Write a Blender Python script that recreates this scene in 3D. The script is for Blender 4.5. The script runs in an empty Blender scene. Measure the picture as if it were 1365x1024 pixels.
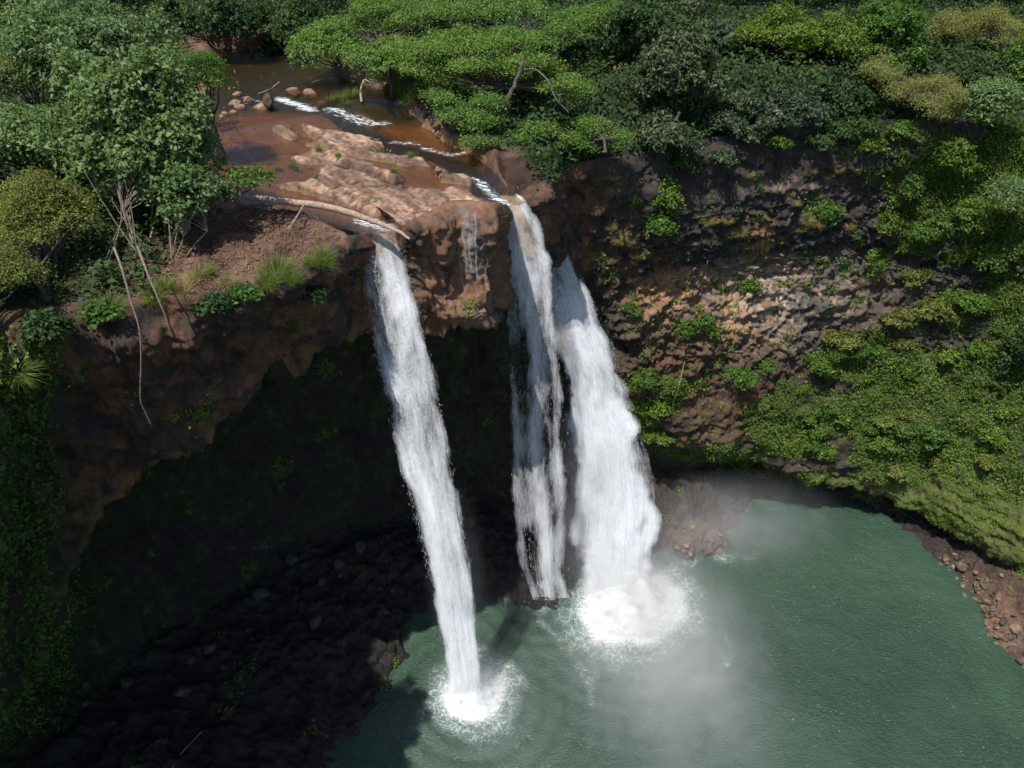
import bpy, math, random
import numpy as np
from mathutils import Vector

# ------------------------------------------------------------------ camera, sky, sun, exposure
SC = bpy.context.scene
COL = SC.collection
CAM_H, PITCH, FPX = 43.0, math.radians(35.0), 1050.0
cam_d = bpy.data.cameras.new('camera'); cam = bpy.data.objects.new('camera', cam_d); COL.objects.link(cam)
cam_d.sensor_width = 36.0; cam_d.lens = 36.0 * FPX / 1365.0; cam_d.clip_end = 2000
cam.location = (0, 0, CAM_H); cam.rotation_euler = (math.pi / 2 - PITCH, 0, 0)
SC.camera = cam

SUN_DIR = Vector((-0.26, -0.31, 0.915)).normalized()          # towards the sun
W = bpy.data.worlds.new('World'); SC.world = W; W.use_nodes = True
nt = W.node_tree
sky = nt.nodes.new('ShaderNodeTexSky'); sky.sky_type = 'NISHITA'; sky.sun_disc = False
sky.sun_elevation = math.asin(SUN_DIR.z); sky.sun_rotation = math.atan2(SUN_DIR.x, SUN_DIR.y)
nt.links.new(sky.outputs[0], nt.nodes['Background'].inputs[0]); nt.nodes['Background'].inputs[1].default_value = 0.11
sd = bpy.data.lights.new('sun', 'SUN'); sd.energy = 4.2; sd.angle = math.radians(0.5); sd.color = (1.0, 0.955, 0.89)
so = bpy.data.objects.new('sun', sd); COL.objects.link(so)
so.rotation_euler = SUN_DIR.to_track_quat('Z', 'Y').to_euler()
SC.view_settings.view_transform = 'Standard'; SC.view_settings.look = 'None'; SC.view_settings.exposure = 0.40
cy = SC.cycles
cy.transparent_max_bounces = 24; cy.max_bounces = 6; cy.diffuse_bounces = 3; cy.glossy_bounces = 2
cy.transmission_bounces = 4; cy.volume_bounces = 2; cy.volume_step_rate = 2.0; cy.volume_max_steps = 64
cy.use_denoising = True
RNG = np.random.default_rng(7)
random.seed(7)

# ------------------------------------------------------------------ photo pixel -> point of the place
_c, _s = math.cos(PITCH), math.sin(PITCH)
def Pz(px, py, z):
    u = (px - 682.5) / FPX; v = (512 - py) / FPX
    d = (CAM_H - z) / (_s - v * _c); return (u * d, d * (_c + v * _s), z)
def PY(px, py, Y):
    u = (px - 682.5) / FPX; v = (512 - py) / FPX
    d = Y / (_c + v * _s); return (u * d, Y, CAM_H + d * (v * _c - _s))
def dist_px(Y, z):                                           # metres per photo pixel at a point
    return (Y * _c + (CAM_H - z) * _s) / FPX
def proj(P):
    x, y, z = P[..., 0], P[..., 1], P[..., 2] - CAM_H
    d = y * _c - z * _s
    d = np.where(d < 0.5, 0.5, d)
    return 682.5 + FPX * x / d, 512 - FPX * (y * _s + z * _c) / d

# ------------------------------------------------------------------ noise in numpy
def _hash(ix, iy, iz, k=0):
    h = (ix.astype(np.int64) * 374761393 + iy.astype(np.int64) * 668265263 + iz.astype(np.int64) * 2147483647 + k * 1274126177) & 0xFFFFFFFF
    h = ((h ^ (h >> 13)) * 1274126177) & 0xFFFFFFFF
    h = ((h ^ (h >> 16)) * 2246822519) & 0xFFFFFFFF
    h = h ^ (h >> 15)
    return (h & 0xFFFFFF) / float(0xFFFFFF)
def vnoise(P, k=0):
    f = np.floor(P); i = f.astype(np.int64); t = P - f; t = t * t * t * (t * (t * 6 - 15) + 10)
    r = 0
    for a in (0, 1):
        wa = t[..., 0] if a else 1 - t[..., 0]
        for b in (0, 1):
            wb = t[..., 1] if b else 1 - t[..., 1]
            for c in (0, 1):
                wc = t[..., 2] if c else 1 - t[..., 2]
                r = r + wa * wb * wc * _hash(i[..., 0] + a, i[..., 1] + b, i[..., 2] + c, k)
    return r * 2 - 1
def fbm(P, o=4, k=0, g=0.5):
    r = 0; a = 1; s = 0
    for j in range(o):
        r = r + a * vnoise(P * (2.03 ** j) + 17.3 * j, k + j); s += a; a *= g
    return r / s * 1.6
def blocks(P, k=0):
    """faceted rubble: every cell a tilted plane of its own, deep joints between"""
    f = np.floor(P).astype(np.int64)
    best = np.full(P.shape[:-1], 9.0); sec = best.copy(); val = np.zeros_like(best); idv = np.zeros_like(best)
    for a in (-1, 0, 1):
        for b in (-1, 0, 1):
            for c in (-1, 0, 1):
                ix, iy, iz = f[..., 0] + a, f[..., 1] + b, f[..., 2] + c
                dx = ix + _hash(ix, iy, iz, k) - P[..., 0]; dy = iy + _hash(ix, iy, iz, k + 1) - P[..., 1]; dz = iz + _hash(ix, iy, iz, k + 2) - P[..., 2]
                d = dx * dx + dy * dy + dz * dz
                h = _hash(ix, iy, iz, k + 3)
                v = (h - .5) * 1.2 + dx * (_hash(ix, iy, iz, k + 4) - .5) * 1.6 + dy * (_hash(ix, iy, iz, k + 5) - .5) * 1.6 + dz * (_hash(ix, iy, iz, k + 6) - .5) * 1.6
                m = d < best
                sec = np.where(m, best, np.minimum(sec, d)); val = np.where(m, v, val); idv = np.where(m, h, idv); best = np.where(m, d, best)
    gap = np.sqrt(sec) - np.sqrt(best)
    return val, gap, idv
def sstep(a, b, x):
    t = np.clip((x - a) / (b - a), 0, 1); return t * t * (3 - 2 * t)

# ------------------------------------------------------------------ objects
def link_mesh(name, V, faces, mats, parent=None, smooth=True, attrs=None, uv=None, mat_idx=None):
    """faces: (n,k) integer array or list of such arrays"""
    if not isinstance(faces, (list, tuple)): faces = [faces]
    V = np.ascontiguousarray(V, dtype=np.float32)
    me = bpy.data.meshes.new(name)
    loops = np.concatenate([f.ravel() for f in faces]).astype(np.int32)
    tot = np.concatenate([np.full(len(f), f.shape[1], np.int32) for f in faces])
    st = np.concatenate([[0], np.cumsum(tot)[:-1]]).astype(np.int32)
    me.vertices.add(len(V)); me.vertices.foreach_set('co', V.ravel())
    me.loops.add(len(loops)); me.loops.foreach_set('vertex_index', loops)
    me.polygons.add(len(tot)); me.polygons.foreach_set('loop_start', st); me.polygons.foreach_set('loop_total', tot)
    me.update(calc_edges=True)
    if smooth: me.polygons.foreach_set('use_smooth', np.ones(len(tot), bool))
    for an, av in (attrs or {}).items():
        av = np.asarray(av, np.float32)
        if av.ndim == 2:
            a = me.attributes.new(an, 'FLOAT_COLOR', 'POINT')
            c4 = np.ones((len(V), 4), np.float32); c4[:, :3] = av; a.data.foreach_set('color', c4.ravel())
        else:
            a = me.attributes.new(an, 'FLOAT', 'POINT'); a.data.foreach_set('value', av.ravel())
    if uv is not None:
        l = me.uv_layers.new(name='UVMap'); l.data.foreach_set('uv', np.asarray(uv, np.float32)[loops].ravel())
    for m in (mats if isinstance(mats, (list, tuple)) else [mats]): me.materials.append(m)
    if mat_idx is not None: me.polygons.foreach_set('material_index', np.asarray(mat_idx, np.int32))
    me.validate()
    o = bpy.data.objects.new(name, me); COL.objects.link(o)
    if parent is not None: o.parent = parent
    return o
def structure(o): o['kind'] = 'structure'; return o
def stuff(o, label, cat): o['kind'] = 'stuff'; o['label'] = label; o['category'] = cat; return o
def thing(o, label, cat, group=None):
    o['label'] = label; o['category'] = cat
    if group: o['group'] = group
    return o
def empty(name, loc):
    o = bpy.data.objects.new(name, None); o.location = loc; o.empty_display_size = .3; COL.objects.link(o); return o
def grid_faces(n, m):
    i = np.arange(n - 1)[:, None] * m + np.arange(m - 1)[None, :]
    i = i.ravel(); return np.stack([i, i + 1, i + m + 1, i + m], 1)

# ------------------------------------------------------------------ materials
def new_mat(name):
    m = bpy.data.materials.new(name); m.use_nodes = True
    t = m.node_tree; t.nodes.clear(); out = t.nodes.new('ShaderNodeOutputMaterial'); return m, t, out
def N(t, typ, **kw):
    n = t.nodes.new(typ)
    for k, v in kw.items():
        if k in n.inputs.keys() if isinstance(k, str) else False: n.inputs[k].default_value = v
        else: setattr(n, k, v)
    return n
def L(t, a, b): t.links.new(a, b)
def noise_node(t, scale, detail=4, rough=.6, coord=None, dist=0):
    n = t.nodes.new('ShaderNodeTexNoise'); n.inputs['Scale'].default_value = scale; n.inputs['Detail'].default_value = detail
    n.inputs['Roughness'].default_value = rough; n.inputs['Distortion'].default_value = dist
    if coord is not None: L(t, coord, n.inputs['Vector'])
    return n
def mrange(t, v, a, b, c, d, clamp=True):
    n = t.nodes.new('ShaderNodeMapRange'); n.clamp = clamp; L(t, v, n.inputs[0])
    for i, x in enumerate((a, b, c, d)): n.inputs[i + 1].default_value = x
    return n.outputs[0]
def math_node(t, op, a, b=None):
    n = t.nodes.new('ShaderNodeMath'); n.operation = op
    for i, x in enumerate((a, b)):
        if x is None: continue
        if isinstance(x, (int, float)): n.inputs[i].default_value = x
        else: L(t, x, n.inputs[i])
    return n.outputs[0]
def mixc(t, f, a, b, mode='MIX'):
    n = t.nodes.new('ShaderNodeMix'); n.data_type = 'RGBA'; n.blend_type = mode
    for i, x in ((0, f), (6, a), (7, b)):
        if isinstance(x, (int, float)): n.inputs[i].default_value = x
        elif isinstance(x, tuple): n.inputs[i].default_value = (*x, 1)
        else: L(t, x, n.inputs[i])
    return n.outputs[2]
def attr(t, name): n = t.nodes.new('ShaderNodeAttribute'); n.attribute_name = name; return n

def rock_material():
    m, t, out = new_mat('rock')
    geo = t.nodes.new('ShaderNodeNewGeometry')
    col = attr(t, 'Col'); wet = attr(t, 'wet')
    n1 = noise_node(t, 3.1, 8, .7, geo.outputs['Position']); n2 = noise_node(t, 17, 5, .7, geo.outputs['Position'])
    v = t.nodes.new('ShaderNodeTexVoronoi'); v.feature = 'DISTANCE_TO_EDGE'; v.inputs['Scale'].default_value = 2.6
    vm = t.nodes.new('ShaderNodeVectorMath'); vm.operation = 'MULTIPLY_ADD'; L(t, n1.outputs['Color'], vm.inputs[0]); vm.inputs[1].default_value = (.5, .5, .5); L(t, geo.outputs['Position'], vm.inputs[2]); L(t, vm.outputs[0], v.inputs['Vector'])
    f1 = mrange(t, n1.outputs[0], .25, .75, .55, 1.45); f2 = mrange(t, n2.outputs[0], .25, .75, .7, 1.3)
    f = math_node(t, 'MULTIPLY', f1, f2)
    sc = t.nodes.new('ShaderNodeVectorMath'); sc.operation = 'SCALE'; L(t, col.outputs['Color'], sc.inputs[0]); L(t, f, sc.inputs['Scale'])
    b = N(t, 'ShaderNodeBsdfPrincipled'); L(t, sc.outputs[0], b.inputs['Base Color'])
    L(t, mrange(t, wet.outputs['Fac'], 0, 1, .92, .38), b.inputs['Roughness']); b.inputs['Specular IOR Level'].default_value = .3
    h = math_node(t, 'ADD', n1.outputs[0], math_node(t, 'MULTIPLY', n2.outputs[0], .45))
    h = math_node(t, 'ADD', h, math_node(t, 'MULTIPLY', mrange(t, v.outputs[0], 0, .06, 0, 1), .07))
    bp = t.nodes.new('ShaderNodeBump'); L(t, attr(t, 'bmp').outputs['Fac'], bp.inputs['Strength']); bp.inputs['Distance'].default_value = .16
    L(t, h, bp.inputs['Height']); L(t, bp.outputs[0], b.inputs['Normal']); L(t, b.outputs[0], out.inputs[0])
    return m
def leaf_material(name, dark, light, rough=.5, trans=.3, spec=.4):
    m, t, out = new_mat(name)
    a = attr(t, 'tint')
    oi = t.nodes.new('ShaderNodeObjectInfo')
    c = mixc(t, a.outputs['Fac'], dark, light)
    c = mixc(t, mrange(t, a.outputs['Fac'], .95, .99, 0, .55), c, (.26, .21, .06))      # a few yellowed leaves
    c2 = mixc(t, mrange(t, oi.outputs['Random'], 0, 1, 0, .35), c, (light[0] * 1.15, light[1], light[2] * .6))
    b = N(t, 'ShaderNodeBsdfPrincipled'); L(t, c2, b.inputs['Base Color']); b.inputs['Roughness'].default_value = rough
    b.inputs['Specular IOR Level'].default_value = spec
    tr = t.nodes.new('ShaderNodeBsdfTranslucent')
    tc = mixc(t, .6, c2, (light[0] * 1.6, light[1] * 1.5, light[2] * .5)); L(t, tc, tr.inputs[0])
    mx = t.nodes.new('ShaderNodeMixShader'); mx.inputs[0].default_value = trans
    L(t, b.outputs[0], mx.inputs[1]); L(t, tr.outputs[0], mx.inputs[2]); L(t, mx.outputs[0], out.inputs[0]); return m
def bark_material(name, c1, c2):
    m, t, out = new_mat(name); geo = t.nodes.new('ShaderNodeNewGeometry')
    n = noise_node(t, 9, 6, .7, geo.outputs['Position'])
    b = N(t, 'ShaderNodeBsdfPrincipled'); L(t, mixc(t, mrange(t, n.outputs[0], .35, .65, 0, 1), c1, c2), b.inputs['Base Color']); b.inputs['Roughness'].default_value = .9
    bp = t.nodes.new('ShaderNodeBump'); bp.inputs['Distance'].default_value = .03; L(t, n.outputs[0], bp.inputs['Height']); L(t, bp.outputs[0], b.inputs['Normal'])
    L(t, b.outputs[0], out.inputs[0]); return m
def pool_material(centres):
    m, t, out = new_mat('pool_water'); geo = t.nodes.new('ShaderNodeNewGeometry'); pos = geo.outputs['Position']
    big = noise_node(t, .12, 3, .5, pos, .6); fine = noise_node(t, 2.0, 6, .68, pos, .4)
    mp = t.nodes.new('ShaderNodeMapping'); mp.inputs['Rotation'].default_value = (0, 0, .6); mp.inputs['Scale'].default_value = (1.0, 2.6, 1); L(t, pos, mp.inputs['Vector'])
    st = noise_node(t, 3.4, 4, .6, mp.outputs[0], .5)
    c = mixc(t, mrange(t, big.outputs[0], .35, .65, 0, 1), (.025, .056, .037), (.040, .082, .054))
    fl = noise_node(t, 5.5, 3, .55, mp.outputs[0], 1.2); fl2 = noise_node(t, .35, 2, .5, pos)
    fleck = math_node(t, 'MULTIPLY', mrange(t, fl.outputs[0], .665, .73, 0, 1), mrange(t, fl2.outputs[0], .40, .62, 0, 1))
    foam = attr(t, 'foam')
    vor = t.nodes.new('ShaderNodeTexVoronoi'); vor.feature = 'DISTANCE_TO_EDGE'; vor.inputs['Scale'].default_value = 1.9
    wn = noise_node(t, 1.6, 4, .6, pos); wv = t.nodes.new('ShaderNodeVectorMath'); wv.operation = 'ADD'
    L(t, pos, wv.inputs[0]); L(t, wn.outputs['Color'], wv.inputs[1]); L(t, wv.outputs[0], vor.inputs['Vector'])
    lace = mrange(t, vor.outputs[0], 0, .10, 1, 0)
    brk = noise_node(t, 6, 4, .7, pos)
    f0 = foam.outputs['Fac']
    lace_f = math_node(t, 'MULTIPLY', math_node(t, 'MULTIPLY', lace, mrange(t, brk.outputs[0], .36, .62, 0, 1)), mrange(t, f0, .02, .55, 0, .85))
    solid = mrange(t, math_node(t, 'ADD', f0, math_node(t, 'MULTIPLY', math_node(t, 'SUBTRACT', brk.outputs[0], .5), .9)), .62, .95, 0, 1)
    fm = math_node(t, 'MAXIMUM', math_node(t, 'MAXIMUM', lace_f, solid), math_node(t, 'MULTIPLY', fleck, .5))
    ae = attr(t, 'aer').outputs['Fac']
    aer = mixc(t, math_node(t, 'MULTIPLY', ae, mrange(t, big.outputs[0], .3, .7, .5, 1)), c, (.095, .125, .108))
    aer = mixc(t, mrange(t, f0, 0, .7, 0, .55), aer, (.26, .36, .32))
    cc = mixc(t, fm, aer, (.86, .89, .9))
    b = N(t, 'ShaderNodeBsdfPrincipled'); L(t, cc, b.inputs['Base Color']); b.inputs['IOR'].default_value = 1.33
    L(t, mrange(t, fm, 0, 1, .16, .8), b.inputs['Roughness'])
    h = math_node(t, 'ADD', fine.outputs[0], math_node(t, 'MULTIPLY', st.outputs[0], .8))
    bp = t.nodes.new('ShaderNodeBump'); bp.inputs['Strength'].default_value = .8; bp.inputs['Distance'].default_value = .22
    for (bx, by, bz), rk_ in zip(centres, (7, 5, 9)):                # rings running out from where the falls land
        sb = t.nodes.new('ShaderNodeVectorMath'); sb.operation = 'DISTANCE'; L(t, pos, sb.inputs[0]); sb.inputs[1].default_value = (bx, by, 0)
        dd = math_node(t, 'ADD', sb.outputs['Value'], math_node(t, 'MULTIPLY', fine.outputs[0], 1.1))
        h = math_node(t, 'ADD', h, math_node(t, 'MULTIPLY', math_node(t, 'SINE', math_node(t, 'MULTIPLY', dd, 5.2)), mrange(t, sb.outputs['Value'], 1.5, rk_ * 1.7, .26, 0)))
    L(t, h, bp.inputs['Height']); L(t, bp.outputs[0], b.inputs['Normal'])
    L(t, b.outputs[0], out.inputs[0]); return m
def river_material():
    m, t, out = new_mat('river_water'); geo = t.nodes.new('ShaderNodeNewGeometry'); pos = geo.outputs['Position']
    n = noise_node(t, 3.0, 4, .6, pos, .5); foam = attr(t, 'foam')
    mp = t.nodes.new('ShaderNodeMapping'); mp.inputs['Rotation'].default_value = (0, 0, .75); mp.inputs['Scale'].default_value = (1.4, 5.5, 1); L(t, pos, mp.inputs['Vector'])
    fn = noise_node(t, 1.9, 5, .7, mp.outputs[0], .6)
    bp = t.nodes.new('ShaderNodeBump'); bp.inputs['Strength'].default_value = .5; bp.inputs['Distance'].default_value = .08
    L(t, math_node(t, 'ADD', n.outputs[0], fn.outputs[0]), bp.inputs['Height'])
    tr = t.nodes.new('ShaderNodeBsdfTransparent'); tr.inputs[0].default_value = (.70, .56, .40, 1)
    gl = t.nodes.new('ShaderNodeBsdfGlossy'); gl.inputs['Roughness'].default_value = .12; gl.inputs['Color'].default_value = (1, 1, 1, 1); L(t, bp.outputs[0], gl.inputs['Normal'])
    fr = t.nodes.new('ShaderNodeFresnel'); fr.inputs['IOR'].default_value = 1.33; L(t, bp.outputs[0], fr.inputs['Normal'])
    m1 = t.nodes.new('ShaderNodeMixShader'); L(t, math_node(t, 'MULTIPLY', fr.outputs[0], .22), m1.inputs[0]); L(t, tr.outputs[0], m1.inputs[1]); L(t, gl.outputs[0], m1.inputs[2])
    df = t.nodes.new('ShaderNodeBsdfDiffuse'); df.inputs[0].default_value = (.82, .86, .88, 1)
    ff = mrange(t, math_node(t, 'ADD', foam.outputs['Fac'], math_node(t, 'MULTIPLY', math_node(t, 'SUBTRACT', fn.outputs[0], .5), 3.4)), .62, 1.25, 0, .95)
    ff = math_node(t, 'MULTIPLY', ff, mrange(t, foam.outputs['Fac'], .05, .3, 0, 1))
    m2 = t.nodes.new('ShaderNodeMixShader'); L(t, ff, m2.inputs[0]); L(t, m1.outputs[0], m2.inputs[1]); L(t, df.outputs[0], m2.inputs[2])
    L(t, m2.outputs[0], out.inputs[0]); return m
def white_water(name, alpha_builder):
    m, t, out = new_mat(name)
    df = t.nodes.new('ShaderNodeBsdfDiffuse'); df.inputs[0].default_value = (.86, .89, .92, 1)
    geo = t.nodes.new('ShaderNodeNewGeometry'); nz = noise_node(t, 7, 3, .7, geo.outputs['Position'])   # froth: its tiny faces look every way, most of them upwards
    sc = t.nodes.new('ShaderNodeVectorMath'); sc.operation = 'MULTIPLY_ADD'; L(t, nz.outputs['Color'], sc.inputs[0]); sc.inputs[1].default_value = (2.4, 2.4, 2.4); sc.inputs[2].default_value = (-1.3, -1.45, -.45)
    nm = t.nodes.new('ShaderNodeVectorMath'); nm.operation = 'ADD'; L(t, sc.outputs[0], nm.inputs[0]); L(t, geo.outputs['Normal'], nm.inputs[1])
    nn_ = t.nodes.new('ShaderNodeVectorMath'); nn_.operation = 'NORMALIZE'; L(t, nm.outputs[0], nn_.inputs[0]); L(t, nn_.outputs[0], df.inputs['Normal'])
    tl = t.nodes.new('ShaderNodeBsdfTranslucent'); tl.inputs[0].default_value = (.86, .89, .92, 1)
    mx = t.nodes.new('ShaderNodeMixShader'); mx.inputs[0].default_value = .30; L(t, df.outputs[0], mx.inputs[1]); L(t, tl.outputs[0], mx.inputs[2])
    tr = t.nodes.new('ShaderNodeBsdfTransparent')
    m2 = t.nodes.new('ShaderNodeMixShader'); L(t, tr.outputs[0], m2.inputs[1]); L(t, mx.outputs[0], m2.inputs[2])
    a = alpha_builder(t)
    if isinstance(a, float): m2.inputs[0].default_value = a
    else: L(t, a, m2.inputs[0])
    L(t, m2.outputs[0], out.inputs[0]); return m
def _sheet_alpha(t):
    uv = t.nodes.new('ShaderNodeUVMap'); dens = attr(t, 'dens'); age = attr(t, 'age')
    def streak(sx, sy, seed, det):
        mp = t.nodes.new('ShaderNodeMapping'); mp.inputs['Scale'].default_value = (sx, sy, 1); mp.inputs['Location'].default_value = (seed, seed * 1.7, 0); L(t, uv.outputs[0], mp.inputs['Vector'])
        return noise_node(t, 1, det, .65, mp.outputs[0], .25).outputs[0]
    a = streak(3.6, .9, 3.1, 5); b = streak(13, 4.5, 9.4, 5); c = streak(1.1, .5, 1.3, 2); g = streak(34, 26, 5.2, 3)
    s = math_node(t, 'ADD', math_node(t, 'MULTIPLY', a, .9), math_node(t, 'MULTIPLY', b, .75))
    s = math_node(t, 'ADD', s, math_node(t, 'MULTIPLY', c, .7))
    s = math_node(t, 'ADD', s, math_node(t, 'MULTIPLY', g, .45))          # mean about 1.4
    return mrange(t, math_node(t, 'ADD', s, math_node(t, 'MULTIPLY', math_node(t, 'SUBTRACT', dens.outputs['Fac'], .5), 1.9)), 1.05, 2.10, 0, .90)
def mist_material(name, dens, noise_scale=.35, fall=1.0):
    m, t, out = new_mat(name)
    tc = t.nodes.new('ShaderNodeTexCoord'); geo = t.nodes.new('ShaderNodeNewGeometry')
    ln = t.nodes.new('ShaderNodeVectorMath'); ln.operation = 'LENGTH'; L(t, tc.outputs['Object'], ln.inputs[0])
    r = mrange(t, ln.outputs['Value'], .05, 1, 1, 0); r = math_node(t, 'POWER', r, 1.6 * fall)
    n = noise_node(t, noise_scale, 4, .6, geo.outputs['Position'], .4)
    d = math_node(t, 'MULTIPLY', math_node(t, 'MULTIPLY', r, mrange(t, n.outputs[0], .3, .7, .15, 1.6)), dens)
    v = t.nodes.new('ShaderNodeVolumeScatter'); v.inputs['Color'].default_value = (.93, .96, 1, 1); v.inputs['Anisotropy'].default_value = .1
    L(t, d, v.inputs['Density']); L(t, v.outputs[0], out.inputs['Volume']); return m

M_ROCK = rock_material()
M_LEAF = {
    'blue': leaf_material('leaf_blue_green', (.055, .112, .042), (.165, .255, .105), .5, .28, .25),
    'yellow': leaf_material('leaf_yellow_green', (.075, .110, .022), (.185, .215, .055), .55, .3),
    'pod': leaf_material('leaf_monkeypod', (.048, .115, .024), (.150, .262, .062), .6, .25, .3),
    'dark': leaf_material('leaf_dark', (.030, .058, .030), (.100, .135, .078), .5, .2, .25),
    'olive': leaf_material('leaf_olive', (.11, .13, .036), (.245, .265, .090), .6, .3, .3),
    'vine': leaf_material('leaf_vine', (.050, .11, .014), (.135, .22, .032), .55, .3),
    'green': leaf_material('leaf_green', (.038, .092, .018), (.110, .205, .038), .5, .28, .25),
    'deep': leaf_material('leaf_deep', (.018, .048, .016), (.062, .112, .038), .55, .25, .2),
}
M_COVER = leaf_material('leaf_ground_cover', (.060, .118, .015), (.195, .335, .045), .6, .28, .25)
M_GRASS = leaf_material('grass_blade', (.060, .11, .018), (.15, .20, .045), .6, .3, .25)
M_DRYLEAF = leaf_material('leaf_dead', (.07, .035, .02), (.26, .16, .10), .8, .05, .1)
M_DRY = leaf_material('grass_dry', (.16, .14, .055), (.34, .29, .14), .7, .3, .2)
M_BARK = bark_material('bark', (.035, .028, .022), (.10, .085, .068))
M_PALE = bark_material('bark_pale', (.12, .10, .08), (.28, .24, .20))
M_LOG = bark_material('log_wood', (.20, .13, .09), (.44, .34, .27))
M_ROOT = bark_material('root_wood', (.13, .10, .08), (.28, .23, .19))
M_SHEET = white_water('falling_water', _sheet_alpha)
M_DROP = white_water('water_drops', lambda t: .9)
M_TRICKLE = white_water('trickle_water', lambda t: .07)
M_FLECK = white_water('water_flecks', lambda t: .55)
M_SPRAY = white_water('spray', lambda t: attr(t, 'dens').outputs['Fac'])
M_RIVER = river_material()

# ------------------------------------------------------------------ the river on the plateau
def poly_sd(X, Y, poly):
    """signed distance to a polygon, positive inside"""
    P = np.array(poly); n = len(P); d = np.full(X.shape, 1e9); ins = np.zeros(X.shape, bool)
    for i in range(n):
        a = P[i]; b = P[(i + 1) % n]; e = b - a; wx = X - a[0]; wy = Y - a[1]
        t = np.clip((wx * e[0] + wy * e[1]) / (e @ e + 1e-12), 0, 1)
        d = np.minimum(d, (wx - e[0] * t) ** 2 + (wy - e[1] * t) ** 2)
        cnd = ((a[1] <= Y) & (b[1] > Y)) | ((b[1] <= Y) & (a[1] > Y))
        xi = a[0] + (Y - a[1]) / (b[1] - a[1] + 1e-12) * e[0]
        ins ^= cnd & (X < xi)
    return np.where(ins, np.sqrt(d), -np.sqrt(d))
def line_d(X, Y, pts):
    d = np.full(X.shape, 1e9)
    for a, b in zip(pts[:-1], pts[1:]):
        a = np.array(a); b = np.array(b); e = b - a; wx = X - a[0]; wy = Y - a[1]
        t = np.clip((wx * e[0] + wy * e[1]) / (e @ e), 0, 1); d = np.minimum(d, (wx - e[0] * t) ** 2 + (wy - e[1] * t) ** 2)
    return np.sqrt(d)
def pp(lst, z=29.9): return [Pz(x, y, z)[:2] for x, y in lst]
DOMAIN = pp([(285, 72), (420, 76), (455, 112), (540, 140), (585, 178), (640, 203), (684, 232), (708, 248), (694, 253), (662, 251), (640, 250), (536, 286), (526, 296), (474, 300), (446, 288), (395, 272), (330, 265), (292, 245), (270, 180), (285, 120)])
DOMAIN_T = pp([(285, 72), (420, 76), (455, 112), (540, 140), (585, 178), (640, 203), (684, 232), (716, 262), (712, 300), (672, 300), (640, 300), (536, 335), (527, 345), (474, 345), (462, 300), (446, 288), (395, 272), (330, 265), (292, 245), (270, 180), (285, 120)])
ROCKS = [pp(q) for q in (
    [(357, 238), (400, 250), (440, 259), (480, 274), (512, 289), (530, 296), (536, 335), (573, 325), (600, 310), (634, 305), (664, 305), (660, 256), (652, 249), (600, 244), (560, 246), (530, 239), (500, 231), (460, 222), (425, 217), (420, 232), (405, 238)],
    [(385, 205), (420, 197), (450, 200), (480, 210), (520, 220), (540, 228), (525, 236), (490, 226), (450, 215), (395, 212)],
    [(398, 170), (420, 171), (460, 177), (510, 184), (516, 190), (494, 197), (562, 205), (572, 213), (540, 214), (480, 204), (440, 197), (404, 190), (424, 185)],
    [(366, 178), (388, 174), (402, 178), (388, 183)], [(336, 153), (352, 150), (366, 153), (350, 157)],
    [(576, 226), (590, 223), (600, 226), (588, 229)], [(586, 232), (620, 226), (640, 232), (628, 238)])]
CH = [(pp([(300, 232), (345, 258), (390, 265), (435, 276), (475, 290), (500, 300)]), .62),
      (pp([(370, 128), (420, 146), (470, 160), (530, 182), (600, 198), (640, 222), (684, 258)]), 1.0),
      (pp([(395, 196), (470, 218), (540, 236), (600, 240), (655, 248)]), .34),
      (pp([(470, 172), (540, 196), (600, 216), (650, 240)]), .3)]
def water_z(X, Y):
    q = -.6 * (X + 3) + .8 * (Y - 33)
    return 29.47 + .02 * np.clip(q, 0, 12) + .6 * sstep(11.8, 13.6, q) - .07 * sstep(1.0, -1.0, q) - .32 * sstep(-3, 0, X) * sstep(2.0, .3, q)
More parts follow.
